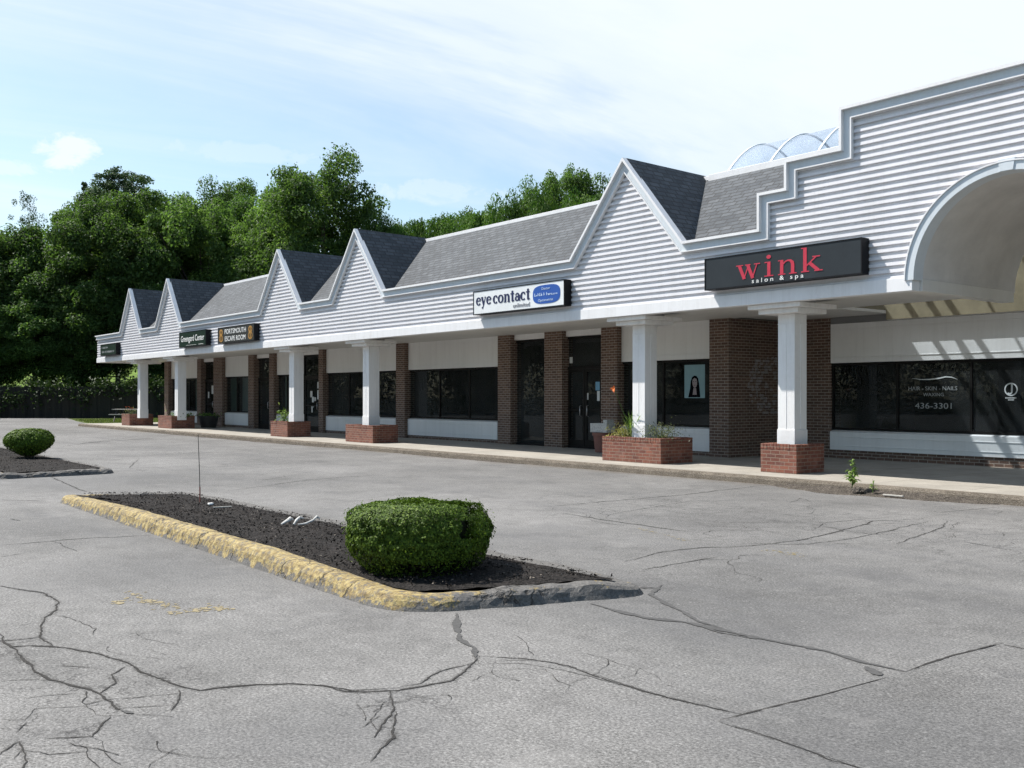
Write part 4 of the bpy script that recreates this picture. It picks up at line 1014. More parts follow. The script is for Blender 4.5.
# hand-drawn serif letters: lists of strokes in units of the x-height
class Pen:
    def __init__(s, mb, x, z, h, y, sx=1.0): s.mb, s.x, s.z, s.h, s.y, s.sx, s.k = mb, x, z, h, y, sx, 0
    def _p(s, q): return (s.x + q[0] * s.h * s.sx, s.y - 0.0004 * s.k, s.z + q[1] * s.h)
    def rect(s, x0, x1, z0, z1): s.k += 1; s.mb.poly([s._p(q) for q in ((x0, z0), (x1, z0), (x1, z1), (x0, z1))])
    def rib(s, pts, w):
        w = w if hasattr(w, '__len__') else [w] * len(pts); s.k += 1; L = []; Q = []
        for i, p in enumerate(pts):
            a = pts[max(i - 1, 0)]; b = pts[min(i + 1, len(pts) - 1)]; d = (b[0] - a[0], b[1] - a[1]); l = math.hypot(*d); n = (-d[1] / l, d[0] / l)
            L.append((p[0] + n[0] * w[i] / 2, p[1] + n[1] * w[i] / 2)); Q.append((p[0] - n[0] * w[i] / 2, p[1] - n[1] * w[i] / 2))
        for i in range(len(pts) - 1): s.mb.poly([s._p(Q[i]), s._p(Q[i + 1]), s._p(L[i + 1]), s._p(L[i])])
    def ring(s, cx, cz, rx, rz, a0, a1, thick, thin, n=22):
        P = []; W = []
        for i in range(n + 1):
            a = R(a0 + (a1 - a0) * i / n); P.append((cx + rx * math.cos(a), cz + rz * math.sin(a))); W.append(thin + (thick - thin) * abs(math.cos(a)) ** 1.3)
        s.rib(P, W)
    def dot(s, cx, cz, r): s.k += 1; s.mb.poly([s._p((cx + r * math.cos(k * math.pi / 6), cz + r * math.sin(k * math.pi / 6))) for k in range(12)])
def glyph(p, ch, T=0.2, t=0.075):
    if ch == 'w':
        p.rib([(.2, .96), (.52, .0)], T); p.rib([(.5, .02), (.78, .9)], t); p.rib([(.74, .96), (1.06, .0)], T); p.rib([(1.04, .02), (1.32, .96)], t); p.rect(0, .44, .93, 1); p.rect(.58, .92, .93, 1); p.rect(1.14, 1.52, .93, 1); return 1.52
    if ch == 'i': p.rect(.18, .18 + T, 0, 1); p.rect(.0, .2 + T + .16, 0, t); p.rect(.02, .2, 1 - t, 1); p.dot(.27, 1.33, .14); return .58
    if ch == 'n':
        p.rect(.12, .12 + T, 0, 1); p.rect(0, .44, 0, t); p.rect(0, .14, 1 - t, 1); p.rib([(.3, .7), (.42, .86), (.58, .93), (.74, .9), (.84, .78), (.87, .62)], [t, t * 1.2, t * 1.5, T * .8, T, T]); p.rect(.87 - T / 2, .87 + T / 2, 0, .63); p.rect(.66, 1.1, 0, t); return 1.1
    if ch == 'k':
        p.rect(.12, .12 + T, 0, 1.62); p.rect(0, .46, 0, t); p.rect(0, .14, 1.62 - t, 1.62); p.rib([(.3, .4), (.86, .96)], t * 1.1); p.rect(.64, 1.08, 1 - t, 1); p.rib([(.48, .58), (.98, .04)], T); p.rect(.76, 1.22, 0, t); return 1.2
    if ch == 'e': p.ring(.46, .5, .36, .44, 12, 325, T, t * 1.3); p.rect(.2, .82, .5, .5 + t * 1.2); return .9
    if ch == 'c': p.ring(.44, .5, .34, .44, 48, 318, T, t * 1.3); p.dot(.68, .76, .12); return .82
    if ch == 'o': p.ring(.48, .5, .37, .44, 0, 360, T, t * 1.3); return .96
    if ch == 'y': p.rib([(.16, .96), (.5, .05)], T); p.rib([(.84, .96), (.5, .05), (.36, -.3)], t * 1.4); p.dot(.25, -.33, .12); p.rib([(.25, -.42), (.4, -.36)], t); p.rect(0, .42, 1 - t, 1); p.rect(.64, 1.0, 1 - t, 1); return 1.0
    if ch == 't': p.rect(.2, .2 + T, .1, 1.3); p.rect(0, .66, 1 - t * 1.3, 1); p.rib([(.3, .14), (.42, .05), (.56, .06), (.68, .16)], [T * .9, t * 1.8, t * 1.3, t]); return .7
    if ch == 'a': p.ring(.4, .3, .26, .24, 0, 360, T * .9, t * 1.2); p.rect(.6, .6 + T, .06, .72); p.rib([(.66, .66), (.6, .85), (.42, .93), (.24, .84), (.2, .72)], [T, T * .7, t * 1.4, t * 1.4, t]); p.dot(.2, .74, .1); p.rect(.72, .96, 0, t); return .94
    return .5
def word(mb, s, x0, x1, z, h, y, gap=0.12, T=0.2, t=0.075):
    tmp = MB(); W = sum(glyph(Pen(tmp, 0, 0, 1, 0), c, T, t) for c in s) + gap * (len(s) - 1); sx = (x1 - x0) / (W * h); x = x0
    for c in s: x += (glyph(Pen(mb, x, z, h, y, sx), c, T, t) + gap) * h * sx

s1 = cabinet('shop_sign', -12.83, -9.44, 3.58, 4.19, 'sign_black', 'sign_slate', 'long black sign box reading wink in red with salon and spa in small white letters', 0.02)
mb = MB(); word(mb, 'wink', -12.06, -10.2, 3.715, 0.265, SYF - 0.002, 0.26, 0.2, 0.07); mb.build('lettering', M['red'], s1)
mb = MB(); mb.text('s a l o n   &   s p a', -11.70, -10.58, 3.625, 0.082, SYF - 0.001); mb.build('lettering', M['white'], s1)
s2 = cabinet('shop_sign', -20.4, -16.92, 3.585, 4.18, 'sign_black', 'sign_white', 'white sign box reading eye contact in navy beside a blue oval', 0.022)
mb = MB(); word(mb, 'eye', -20.27, -19.65, 3.815, 0.2, SYF - 0.002, 0.06, 0.31, 0.1); mb.build('lettering', M['navy'], s2); mb = MB(); word(mb, 'contact', -19.57, -18.14, 3.815, 0.2, SYF - 0.002, 0.07, 0.31, 0.1); mb.build('lettering', M['navy'], s2)
mb = MB(); mb.text('unlimited', -18.78, -18.15, 3.665, 0.1, SYF - 0.001); mb.build('lettering', M['grey_l'], s2)
mb = MB(); pts = []
for k in range(40):
    a = 2 * math.pi * k / 40; ex = 0.62
    pts.append((-17.55 + 0.485 * math.copysign(abs(math.cos(a)) ** ex, math.cos(a)), 3.895 + 0.215 * math.copysign(abs(math.sin(a)) ** ex, math.sin(a))))
mb.prism(pts, SYF - 0.002, SYF + 0.0035); ov = mb.build('emblem', M['blue'], s2)
mb = MB(); mb.text('Doctor', -17.71, -17.41, 4.0, 0.06, SYF - 0.003); mb.build('lettering', M['paleblue'], ov); mb = MB(); mb.text('Optometrist', -17.84, -17.3, 3.735, 0.06, SYF - 0.003); mb.build('lettering', M['paleblue'], ov); mb = MB()
rr = random.Random(2); x = -17.97          # the middle line is too small to read in the photograph: script-like strokes
for wl in (5, 1, 7):
    for i in range(wl):
        h = rr.choice([0.035, 0.04, 0.07]) if i else 0.07; mb.box(x, x + 0.018, SYF - 0.006, SYF - 0.003, 3.865, 3.865 + h); mb.box(x + 0.0185, x + 0.045, SYF - 0.006, SYF - 0.003, 3.865 + rr.choice([0, 0.024]), 3.877 + rr.choice([0, 0.024])); x += 0.058
    x += 0.04
mb.build('lettering', M['paleblue'], ov)
s3 = cabinet('shop_sign', -41.1, -38.2, 3.55, 4.17, 'sign_black', 'sign_green', 'dark green sign box reading Greengard Center in white letters', 0.02)
mb = MB(); mb.text('Greengard Center', -40.88, -38.36, 3.77, 0.25, SYF - 0.002); mb.build('lettering', M['white'], s3)
mb = MB(); mb.box(-38.95, -38.45, SYF - 0.004, SYF + 0.003, 3.61, 3.625); mb.box(-40.3, -39.2, SYF - 0.004, SYF + 0.003, 3.61, 3.618); mb.build('underline', M['white'], s3)
s4 = cabinet('shop_sign', -36.97, -33.65, 3.54, 4.15, 'sign_black', 'sign_grey', 'grey-black sign box reading PORTSMOUTH ESCAPE ROOM between two gold emblems', 0.02)
mb = MB(); mb.text('PORTSMOUTH', -36.3, -34.36, 3.88, 0.185, SYF - 0.002); mb.build('lettering', M['white'], s4); mb = MB(); mb.text('ESCAPE ROOM', -36.28, -34.4, 3.61, 0.185, SYF - 0.002); mb.build('lettering', M['white'], s4)
for ex in (-36.66, -33.98):        # each emblem: a looped key-like figure in gold
    mb = MB()
    def loop(cx, cz, rx, rz, w):
        for k in range(16):
            t0, t1 = 2 * math.pi * k / 16, 2 * math.pi * (k + 1) / 16
            mb.poly([(cx + (rx - q) * math.cos(t), SYF - 0.002, cz + (rz - q) * math.sin(t)) for q, t in ((w, t0), (0, t0), (0, t1), (w, t1))][::-1])
    loop(ex, 3.96, 0.17, 0.12, 0.055); loop(ex, 3.73, 0.19, 0.14, 0.05); mb.box(ex - 0.035, ex + 0.035, SYF - 0.005, SYF + 0.003, 3.62, 4.06); mb.box(ex - 0.13, ex + 0.13, SYF - 0.006, SYF + 0.002, 3.83, 3.865)
    mb.build('emblem', M['gold'], s4)
s5 = cabinet('shop_sign', -52.1, -49.6, 3.55, 4.12, 'sign_black', 'sign_green', 'small dark green sign box with two faint pale lines at the canopy end', 0.035)
mb = MB(); rr = random.Random(4)
for z, xa, xb, h in ((3.9, -51.9, -50.9, 0.10), (3.68, -51.85, -49.85, 0.13)):
    x = xa
    while x < xb: w = rr.uniform(0.06, 0.13); mb.box(x, x + w * 0.35, SYF - 0.004, SYF + 0.003, z, z + h * rr.uniform(0.7, 1)); mb.box(x + w * 0.36, x + w * 0.8, SYF - 0.004, SYF + 0.003, z + h * 0.3 * rr.choice([0, 1]), z + h * 0.45); x += w + rr.choice([0.02, 0.02, 0.08])
mb.build('lettering', M['decal'], s5)

# poster hanging in the window by the brick corner
po = thing('poster', 'teal poster of a long-haired woman in the black window by the brick corner', 'poster', (-16.1, 18.275, 1.5))
py = 18.275
MB().box(-16.42, -15.78, py, py + 0.006, 1.50, 2.30).build('sheet', M['poster_bg'], po)
def fig(name, mat, pts, dy): MB().prism(pts, py - dy, py - dy + 0.001).build(name, M[mat], po)
fig('hair_picture', 'poster_hair', [(-16.30, 1.52), (-15.92, 1.52), (-15.94, 1.72), (-15.96, 1.86), (-15.985, 1.97), (-16.04, 2.03), (-16.11, 2.04), (-16.18, 2.0), (-16.22, 1.9), (-16.24, 1.72)], 0.003)
fig('face_picture', 'poster_skin', [(-16.09, 1.745), (-16.05, 1.76), (-16.02, 1.82), (-16.015, 1.9), (-16.04, 1.96), (-16.1, 1.98), (-16.155, 1.95), (-16.17, 1.88), (-16.155, 1.81), (-16.125, 1.76)], 0.005)
fig('neck_picture', 'poster_skin', [(-16.16, 1.58), (-16.03, 1.58), (-16.05, 1.74), (-16.13, 1.74)], 0.0045)
for xa in (-16.145, -16.07): fig('eye_picture', 'poster_hair', [(xa, 1.885), (xa + 0.035, 1.885), (xa + 0.03, 1.9), (xa + 0.005, 1.9)], 0.0065)
fig('mouth_picture', 'poster_lip', [(-16.12, 1.80), (-16.07, 1.80), (-16.075, 1.815), (-16.115, 1.815)], 0.0065)

# tubs by the doors
t = thing('flower_tub', 'reddish plastic tub beside the lily planter', 'tub', (-18.42, 17.45, 0.13))
MB().lathe([(0.19, 0), (0.235, 0.42), (0.262, 0.42), (0.262, 0.5), (0.235, 0.5), (0.225, 0.44)], (-18.42, 17.45, 0.13), 24).build('tub', M['terracotta'], t, smooth=False)
t = thing('planter_box', 'white plastic box resting on top of the reddish tub', 'box', (-18.42, 17.45, 0.58))
mb = MB(); xa, xb, ya, yb, z0, z1 = -18.72, -18.12, 17.3, 17.6, 0.632, 0.86
for q in ((xa, xb, ya, ya + .02), (xa, xb, yb - .02, yb), (xa, xa + .02, ya + .02, yb - .02), (xb - .02, xb, ya + .02, yb - .02)): mb.box(*q, z0, z1)
mb.box(xa + .02, xb - .02, ya + .02, yb - .02, z0, z0 + 0.02); mb.build('tray', M['lightplastic'], t, bevel=0.006)
MB().box(xb - 0.16, xb - 0.02, ya + 0.03, yb - 0.03, z0 + 0.021, z1 + 0.09).build('packet', M['lightplastic'], t, bevel=0.006)
t = thing('dark_tub', 'low dark tub of withered plants by the far dark door', 'tub', (-43.9, 17.2, 0.13))
MB().lathe([(0.33, 0), (0.43, 0.46), (0.46, 0.46), (0.46, 0.52), (0.42, 0.52), (0.4, 0.42)], (-43.9, 17.2, 0.13), 20).build('tub', M['darkplastic'], t)
n = 160; pos = rng.normal(size=(n, 3)) * [0.2, 0.2, 0.06] + [-43.9, 17.2, 0.66]
quads_mesh('leaves', leaves(pos, rng.normal(size=(n, 3)), rng.uniform(0.04, 0.09, n), 0.5, rng), M['leaf_a'], t, rng.random(n))

# picnic table on the lawn
t = thing('picnic_table', 'pale-topped picnic table with benches on the grass past the shops', 'picnic table', (-61.9, 19.3, 0)); cx, cy = -61.9, 19.3
ax = Vector((0.62, 0.785, 0)); ay = Vector((-0.785, 0.62, 0))
def obox(mb, u0, u1, v0, v1, z0, z1):
    i = len(mb.v); c = Vector((cx, cy, 0))
    for z in (z0, z1):
        for u, v in ((u0, v0), (u1, v0), (u1, v1), (u0, v1)): p = c + ax * u + ay * v; mb.v.append((p.x, p.y, z))
    for q in ((3, 2, 1, 0), (4, 5, 6, 7), (0, 1, 5, 4), (1, 2, 6, 5), (2, 3, 7, 6), (3, 0, 4, 7)): mb.f.append(tuple(i + k for k in q))
mb = MB()
for k in range(5): obox(mb, -0.9, 0.9, -0.38 + k * 0.155, -0.235 + k * 0.155, 0.72, 0.76)
mb.build('table_top', M['wood'], t)
for s in (-1, 1):
    mb = MB(); obox(mb, -0.9, 0.9, s * 0.75 - 0.13, s * 0.75 + 0.13, 0.42, 0.46); mb.build('bench', M['wood'], t)
    mb = MB(); c = Vector((cx, cy, 0)) + ax * (0.65 * s)
    for v in (-1, 1): mb.tube([c + ay * (0.7 * v) + Vector((0, 0, -0.01)), c + ay * (0.2 * v) + Vector((0, 0, 0.72))], 0.045, 6)
    mb.tube([c + ay * -0.85 + Vector((0, 0, 0.39)), c + ay * 0.85 + Vector((0, 0, 0.39))], 0.04, 6)
    mb.build('leg', M['darkmetal'], t)
# grass blades on the lawn
n = 9000; u = rng.random((n, 2)); gx = -54.4 - u[:, 0] * 15; gy = 15.5 + u[:, 1] * 11 + (gx + 54.4) * -0.05
keep = gy > 15.5 + (-54.4 - gx) * 0.16 + 0.1; gx, gy = gx[keep], gy[keep]; n = len(gx); a = rng.uniform(0, 6.28, n); w = 0.02; h = rng.uniform(0.05, 0.14, n); lx = rng.normal(size=n) * 0.04; ly = rng.normal(size=n) * 0.04
z = np.full(n, -0.015); P = np.stack([np.stack([gx - np.cos(a) * w, gy - np.sin(a) * w, z], 1), np.stack([gx + np.cos(a) * w, gy + np.sin(a) * w, z], 1), np.stack([gx + lx, gy + ly, z + h], 1)], 1)
o = quads_mesh('grass', P, M['grass'], None, rng.random(n), 3); tag(o, 'short green grass at the end of the lot beside the shops', 'grass', kind='stuff')

# wooden fence at the end of the lot
t = thing('wooden_fence', 'tall weathered board fence in shade at the end of the lot', 'fence', tuple(base))
mb = MB(); rr = random.Random(8); k = 0
for i in range(-170, 420):
    u0 = i * 0.145; top_ = 2.2 + rr.uniform(-0.02, 0.02) ; p = base + du * u0; q = base + du * (u0 + 0.138); off = dv * rr.uniform(0, 0.008)
    A = [p + off, q + off, q + off + dv * 0.02, p + off + dv * 0.02]
    if True:
        s = len(mb.v); mb.v += [tuple(x + Vector((0, 0, -0.03))) for x in A] + [tuple(x + Vector((0, 0, top_))) for x in A]
        for f in ((3, 2, 1, 0), (4, 5, 6, 7), (0, 1, 5, 4), (1, 2, 6, 5), (2, 3, 7, 6), (3, 0, 4, 7)): mb.f.append(tuple(s + e for e in f))
mb.build('boards', M['fence'], t)
for z in (0.4, 1.1, 1.9): MB().tube([base + du * -24.6 + dv * 0.07 + Vector((0, 0, z)), base + du * 60.9 + dv * 0.07 + Vector((0, 0, z))], 0.045, 4).build('rail', M['fence'], t)

# ------------------------------------------------------------------ planting islands in the lot
def island(corners, kerb_h, rads, label, paint_fn, seed, mulch_z=0.135, chips=9000):
    cx = sum(c[0] for c in corners) / 4; cy = sum(c[1] for c in corners) / 4
    t = thing('traffic_island', label, 'traffic island', (cx, cy, 0)); pts = []
    n = len(corners)
    for i in range(n):
        p = Vector(corners[i]); a = (Vector(corners[i - 1]) - p); b = (Vector(corners[(i + 1) % n]) - p); r = rads[i]; an = a.normalized(); bn = b.normalized()
        for k in range(9):
            f = k / 8; pts.append((p + an * r) * (1 - f) ** 2 + p * 2 * f * (1 - f) + (p + bn * r) * f * f)
    dense = []
    for i in range(len(pts)):
        a, b = pts[i], pts[(i + 1) % len(pts)]; m = max(1, int((b - a).length / 0.06)); dense += [a.lerp(b, k / m) for k in range(m)]
    N = len(dense); mb = MB(); paint = []; prof_n = 8; inner = []
    for i, p in enumerate(dense):
        d = (dense[(i + 1) % N] - dense[i - 1]).normalized(); nin = Vector((-d.y, d.x))
        hgt = kerb_h(p); w = 0.24; q = Vector((p.x, p.y, 0))
        lump = 0.03 * mnoise.noise(Vector((p.x * 2.3, p.y * 2.3, seed))) + 0.018 * mnoise.noise(Vector((p.x * 8, p.y * 8, seed)))
        rough = (0.55 + 1.3 * (1 - min(1, paint_fn(p) * 1.4))) * (0.25 if p.y > max(c[1] for c in corners) - 0.35 else 1.0)
        prof = [(-0.03, -0.02), (0.0, hgt * 0.28), (0.018, hgt * 0.62), (0.05, hgt * 0.88), (0.10, hgt), (0.16, hgt * 0.99), (0.22, hgt * 0.93), (0.27, 0.04)]
        for j, (o_, z) in enumerate(prof):
            dj = lump * rough + 0.012 * rough * mnoise.noise(Vector((p.x * 14, p.y * 14, j * 0.9 + seed)))
            mb.v.append((p.x + nin.x * (o_ - dj * 0.8), p.y + nin.y * (o_ - dj * 0.8), max(-0.03, z + (dj * 0.7 if z > 0.05 else 0))))
            paint.append(paint_fn(p) * (0.35 if j < 1 else 0.72 if j == 1 else 1.0))
        inner.append((p.x + nin.x * 0.235, p.y + nin.y * 0.235))
    for i in range(N):
        for j in range(prof_n - 1):
            a = i * prof_n + j; b = ((i + 1) % N) * prof_n + j; mb.f.append((a, b, b + 1, a + 1))
    mb.build('kerb', M['kerbpaint'], t, smooth=False, paint=paint)
    # bed: fan of rings rising softly to the middle
    mb = MB(); rings = 14
    for k in range(rings + 1):
        f = k / rings
        for (x, y) in inner:
            X = x + (cx - x) * f; Yv = y + (cy - y) * f; e = min(1, f * 3)
            mb.v.append((X, Yv, mulch_z - 0.03 * (1 - e) + 0.03 * e * mnoise.noise(Vector((X * 1.5, Yv * 1.5, seed))) + 0.018 * mnoise.noise(Vector((X * 9, Yv * 9, seed)))))
    for k in range(rings):
        for i in range(N): a = k * N + i; b = k * N + (i + 1) % N; mb.f.append((a, b, b + N, a + N))
    mb.build('mulch_bed', M['mulch'], t)
    # loose chips of bark on the bed
    xs = [c[0] for c in corners]; ys = [c[1] for c in corners]; A = np.array(inner); rg = np.random.default_rng(seed)
    def inside(x, y):
        c = False; j = len(A) - 1
        for i in range(0, len(A)):
            if (A[i][1] > y) != (A[j][1] > y) and x < (A[j][0] - A[i][0]) * (y - A[i][1]) / (A[j][1] - A[i][1]) + A[i][0]: c = not c
            j = i
        return c
    for nm, cnt, mt, sz in (('mulch_chips', chips, 'chip', 0.014), ('pale_chips', chips // 8, 'chip_l', 0.011)):
        P = []
        for i in range(cnt):
            x = rg.uniform(min(xs), max(xs)); y = rg.uniform(min(ys), max(ys))
            if A.shape[0] and not inside(x, y): continue
            P.append((x, y, mulch_z + 0.03 * mnoise.noise(Vector((x * 1.5, y * 1.5, seed))) + 0.018 * mnoise.noise(Vector((x * 9, y * 9, seed))) + 0.006))
        P = np.array(P); m = len(P)
        q = leaves(P, rg.normal(size=(m, 3)) * 0.55 + [0, 0, 1], rg.uniform(0.5, 1.5, m) * sz, 0.45, rg)
        tag(quads_mesh(nm, q, M[mt], t, rg.random(m)), kind='stuff')
    return t
def paint_near(p):
    f = min(1, max(0, (-5.7 - p.x) / 0.45)); s = min(1, max(0, (4.75 - p.y) / 0.45))
    right = 0.32 if p.x > -6.2 else 0.0
    return max(0.86 * f * s if p.x < -5.95 else 0.5 * s, right, 0.16)
def kh_near(p):
    far = min(1, max(0, (p.y - 4.3) / 0.8)); lf = min(1, max(0, (-p.x - 6.0) / 2.5))
    le = min(1, max(0, (p.x + 15.6) / 3.0))
    return (0.10 + 0.065 * lf) * (0.62 + 0.38 * le) * (1 - far) + 0.118 * far - 0.05 * max(0, min(1, (p.y - 5.2) / 0.4)) * max(0, min(1, (p.x + 6.3) / 0.8))
island([(-15.72, 3.86), (-6.05, 3.74), (-5.42, 5.72), (-14.75, 5.58)], kh_near, [0.35, 0.5, 0.3, 0.45], 'nearer planting island with yellow cracked kerb and dark bark mulch', paint_near, 3)
island([(-31.5, 4.1), (-20.45, 3.95), (-20.6, 6.2), (-31.5, 6.35)], lambda p: 0.10, [0.4, 0.4, 0.4, 0.4], 'farther planting island cut by the left edge of the photo with a grey broken kerb', lambda p: 0.3 if p.x > -21.5 else 0.2, 9, chips=2500)

# clipped bushes
def clipped_bush(name, label, c, rx, ry, h, n, seed, sz, notch=True, e=4.2, tp=0.16):
    rg = np.random.default_rng(seed); t = thing(name, label, 'shrub', c)
    d = rg.normal(size=(n, 3)); d[:, 2] = np.abs(d[:, 2]) * np.where(rg.random(n) < 0.72, 1, -0.75); d /= np.linalg.norm(d, axis=1, keepdims=True)
    # squared-off drum: superellipsoid
    r = (np.abs(d[:, 0]) ** 2 + np.abs(d[:, 1]) ** 2) ** 0.5; s = (r ** e + np.abs(d[:, 2]) ** e) ** (-1 / e); p = d * s[:, None]
    bumps = np.array([mnoise.noise(Vector((x * 2.2 + seed, y * 2.2, z * 2.2))) * 0.08 + mnoise.noise(Vector((x * 6 + seed, y * 6, z * 6))) * 0.06 for x, y, z in p])
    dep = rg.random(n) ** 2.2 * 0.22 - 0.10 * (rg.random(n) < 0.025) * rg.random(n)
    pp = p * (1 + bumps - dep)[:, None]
    taper = np.where(p[:, 2] < 0, 1 + tp * p[:, 2], 1.0)
    pos = np.stack([pp[:, 0] * rx * taper, pp[:, 1] * ry * taper, (pp[:, 2] * 0.5 + 0.5) * h + 0.03], 1)
    keep = np.ones(n, bool)
    if notch:    # two deep gaps where clumps have parted near the back right of the top
        rr_ = p[:, 0] * RT[0] + p[:, 1] * RT[1]; ff = p[:, 0] * FW[0] + p[:, 1] * FW[1]      # right and back, as one stands before it
        wob = np.array([mnoise.noise(Vector((x * 5, y * 5, z * 5 + 3))) * 0.16 for x, y, z in p])
        keep &= ~((p[:, 2] > 0.55) & (np.abs(ff - 0.02 - 0.5 * (rr_ - 0.5) + wob) < 0.17) & (rr_ > 0.05) & (rr_ < 0.85))
        keep &= ~((p[:, 2] > 0.15) & (np.abs(rr_ - 0.74 + wob) < 0.10) & (ff > -0.85) & (ff < 0.2))
        low = (p[:, 0] > 0.55) & (p[:, 2] < -0.45); keep &= ~(low & (rg.random(n) < 0.7))
    pos = pos[keep] + np.array(c); nr = p[keep] * [1, 1, 1.2] + rg.normal(size=(keep.sum(), 3)) * 0.42
    q = leaves(pos, nr, rg.uniform(0.6, 1.35, keep.sum()) * sz, 0.55, rg)
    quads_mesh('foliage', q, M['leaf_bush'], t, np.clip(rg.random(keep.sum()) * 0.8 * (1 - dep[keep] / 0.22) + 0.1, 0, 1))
    mb = MB(); rr = random.Random(seed)
    for i in range(22):
        a = rr.uniform(0, 6.28); k = rr.uniform(0.45, 0.85)
        mb.tube([(c[0] + 0.05 * math.cos(a), c[1] + 0.05 * math.sin(a), c[2] - 0.02), (c[0] + rx * k * 0.6 * math.cos(a), c[1] + ry * k * 0.6 * math.sin(a), c[2] + h * 0.35), (c[0] + rx * k * math.cos(a), c[1] + ry * k * math.sin(a), c[2] + h * rr.uniform(0.5, 0.85))], [0.02, 0.012, 0.005], 5)
    mb.build('branches', M['bark'], t)
    # solid dark core put in for the shaded inside of the bush
    mb = MB(); mb.lathe([(0.25 * rx, 0.1), (0.62 * rx, 0.3 * h), (0.70 * rx, 0.6 * h), (0.6 * rx, 0.82 * h), (0.15 * rx, 0.86 * h)], c, 14); mb.build('dark_core', M['forest'], t)
    return t
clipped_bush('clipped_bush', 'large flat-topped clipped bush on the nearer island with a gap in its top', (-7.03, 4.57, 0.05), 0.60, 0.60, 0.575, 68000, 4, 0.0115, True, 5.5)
clipped_bush('clipped_bush', 'small dark rounded clipped bush on a short stem on the farther island', (-25.0, 5.54, 0.14), 0.53, 0.53, 0.62, 14000, 8, 0.024, False, 2.5, 0.42)

# marker stake and scraps on the island
t = thing('marker_stake', 'thin dark-red marker stake standing in the bark mulch', 'stake', (-13.1, 4.95, 0.12))
MB().tube([(-13.06, 5.0, 0.05), (-13.05, 4.99, 0.5), (-13.0, 4.95, 1.03)], [0.0055, 0.005, 0.004], 6).build('rod', M['darkmetal'], t)
MB().tube([(-13.06, 5.0, 0.13), (-13.055, 4.995, 0.34)], [0.009, 0.0085], 6).build('sleeve', M['redrod'], t)
def scrap(pts, rad, label):
    mb = MB(); pts = [Vector(p) for p in pts]; n = 7; rings = []
    for k, p in enumerate(pts):            # a split length of pipe: an open gutter-like shell
        d = (pts[min(k + 1, len(pts) - 1)] - pts[max(k - 1, 0)]).normalized(); sd = Vector((-d.y, d.x, 0.0)).normalized(); up = sd.cross(d) * -1
        rings.append([p + sd * (rad[k] * math.cos(math.pi * j / (n - 1))) + Vector((0, 0, 1)) * (rad[k] * math.sin(math.pi * j / (n - 1))) for j in range(n)])
    for a_, b_ in zip(rings, rings[1:]):
        for j in range(n - 1): mb.poly([a_[j], b_[j], b_[j + 1], a_[j + 1]])
    o = mb.build('plastic_scrap', M['lightplastic'], None); sm = o.modifiers.new('thick', 'SOLIDIFY'); sm.thickness = 0.005; tag(o, label, 'scrap', 'white scraps on the nearer island')
def sq(r, f, z): return (-10.0 + RT[0] * r + FW[0] * f, 4.91 + RT[1] * r + FW[1] * f, z)
scrap([sq(-.17, -.02, .15), sq(-.12, 0, .175), sq(-.08, .02, .2), sq(-.06, .05, .195)], [0.012, 0.024, 0.03, 0.012], 'leftmost folded piece of broken white plastic on the bark mulch')
scrap([sq(-.03, -.04, .15), sq(-.01, 0, .19), sq(.02, .03, .215), sq(.06, .04, .21)], [0.01, 0.016, 0.02, 0.008], 'middle piece of broken white plastic with a raised tip on the bark mulch')
scrap([sq(.02, -.05, .152), sq(.10, -.03, .16), sq(.17, 0, .19), sq(.21, .02, .225), sq(.235, .03, .205)], [0.008, 0.012, 0.014, 0.02, 0.014], 'right curved strip of broken white plastic on the bark mulch')
tag(MB().tube([gnd(213, 507.5, .16), gnd(232, 506.5, .165)], 0.008, 5).build('twig', M['wood']), 'pale dry twig lying on the mulch near the stake', 'twig')
tag(MB().box(-12.62, -12.56, 4.93, 4.99, 0.14, 0.165).build('paper_scrap', M['white'], bevel=0.004), 'tiny white paper scrap on the mulch by the stake', 'scrap')

# ------------------------------------------------------------------ trees
def crown_points(seed, R_, H_, nclump, n, leaf, flat=0.8, low=0.0, shape='round'):
    """leaf clumps spread through an uneven crown: returns leaf quads around the origin (crown base at z=0)"""
    rg = np.random.default_rng(seed); C = []; Rd = []
    lob = rg.normal(size=(7, 3)); lob /= np.linalg.norm(lob, axis=1, keepdims=True); la = rg.uniform(-0.28, 0.3, 7)
    while len(C) < nclump:
        d = rg.normal(size=3); d /= np.linalg.norm(d); f = rg.uniform(0.35, 1.0) ** 0.6
        k = 1 + sum(a * max(0, float(d @ l)) ** 3 for a, l in zip(la, lob))
        w = 1.0
        zz = d[2] * f * k
        if shape == 'cone': w = max(0.12, 1.0 - (zz * 0.5 + 0.5) * 0.9)
        if shape == 'vase' and zz < 0: w = 1 + zz * 0.45
        c = np.array([d[0] * f * k * R_ * w, d[1] * f * k * R_ * w, (zz * 0.5 + 0.5) * H_])
        C.append(c); Rd.append(R_ * rg.uniform(0.10, 0.25) * (0.65 + 0.35 * w))
    C = np.array(C); Rd = np.array(Rd)
    idx = rg.choice(nclump, n, p=Rd ** 2 / (Rd ** 2).sum())
    d = rg.normal(size=(n, 3)); d[:, 2] += 0.25; d /= np.linalg.norm(d, axis=1, keepdims=True)
    an = rg.uniform(0.6, 1.5, (nclump, 3)); rad = Rd[idx] * (0.35 + 0.78 * rg.random(n) ** 0.6)
    pos = C[idx] + d * rad[:, None] * an[idx] * [1, 1, flat] + rg.normal(size=(n, 3)) * (0.014 * R_)
    nr = d * 0.55 + [0, 0, 0.45] + rg.normal(size=(n, 3)) * 0.55
    size = rg.uniform(0.55, 1.35, n) * leaf
    tint = np.clip(rg.normal(0.42, 0.24, n) + (rg.random(nclump)[idx] - 0.5) * 0.5, 0, 1)
    return leaves(pos, nr, size, 0.6, rg), tint, C
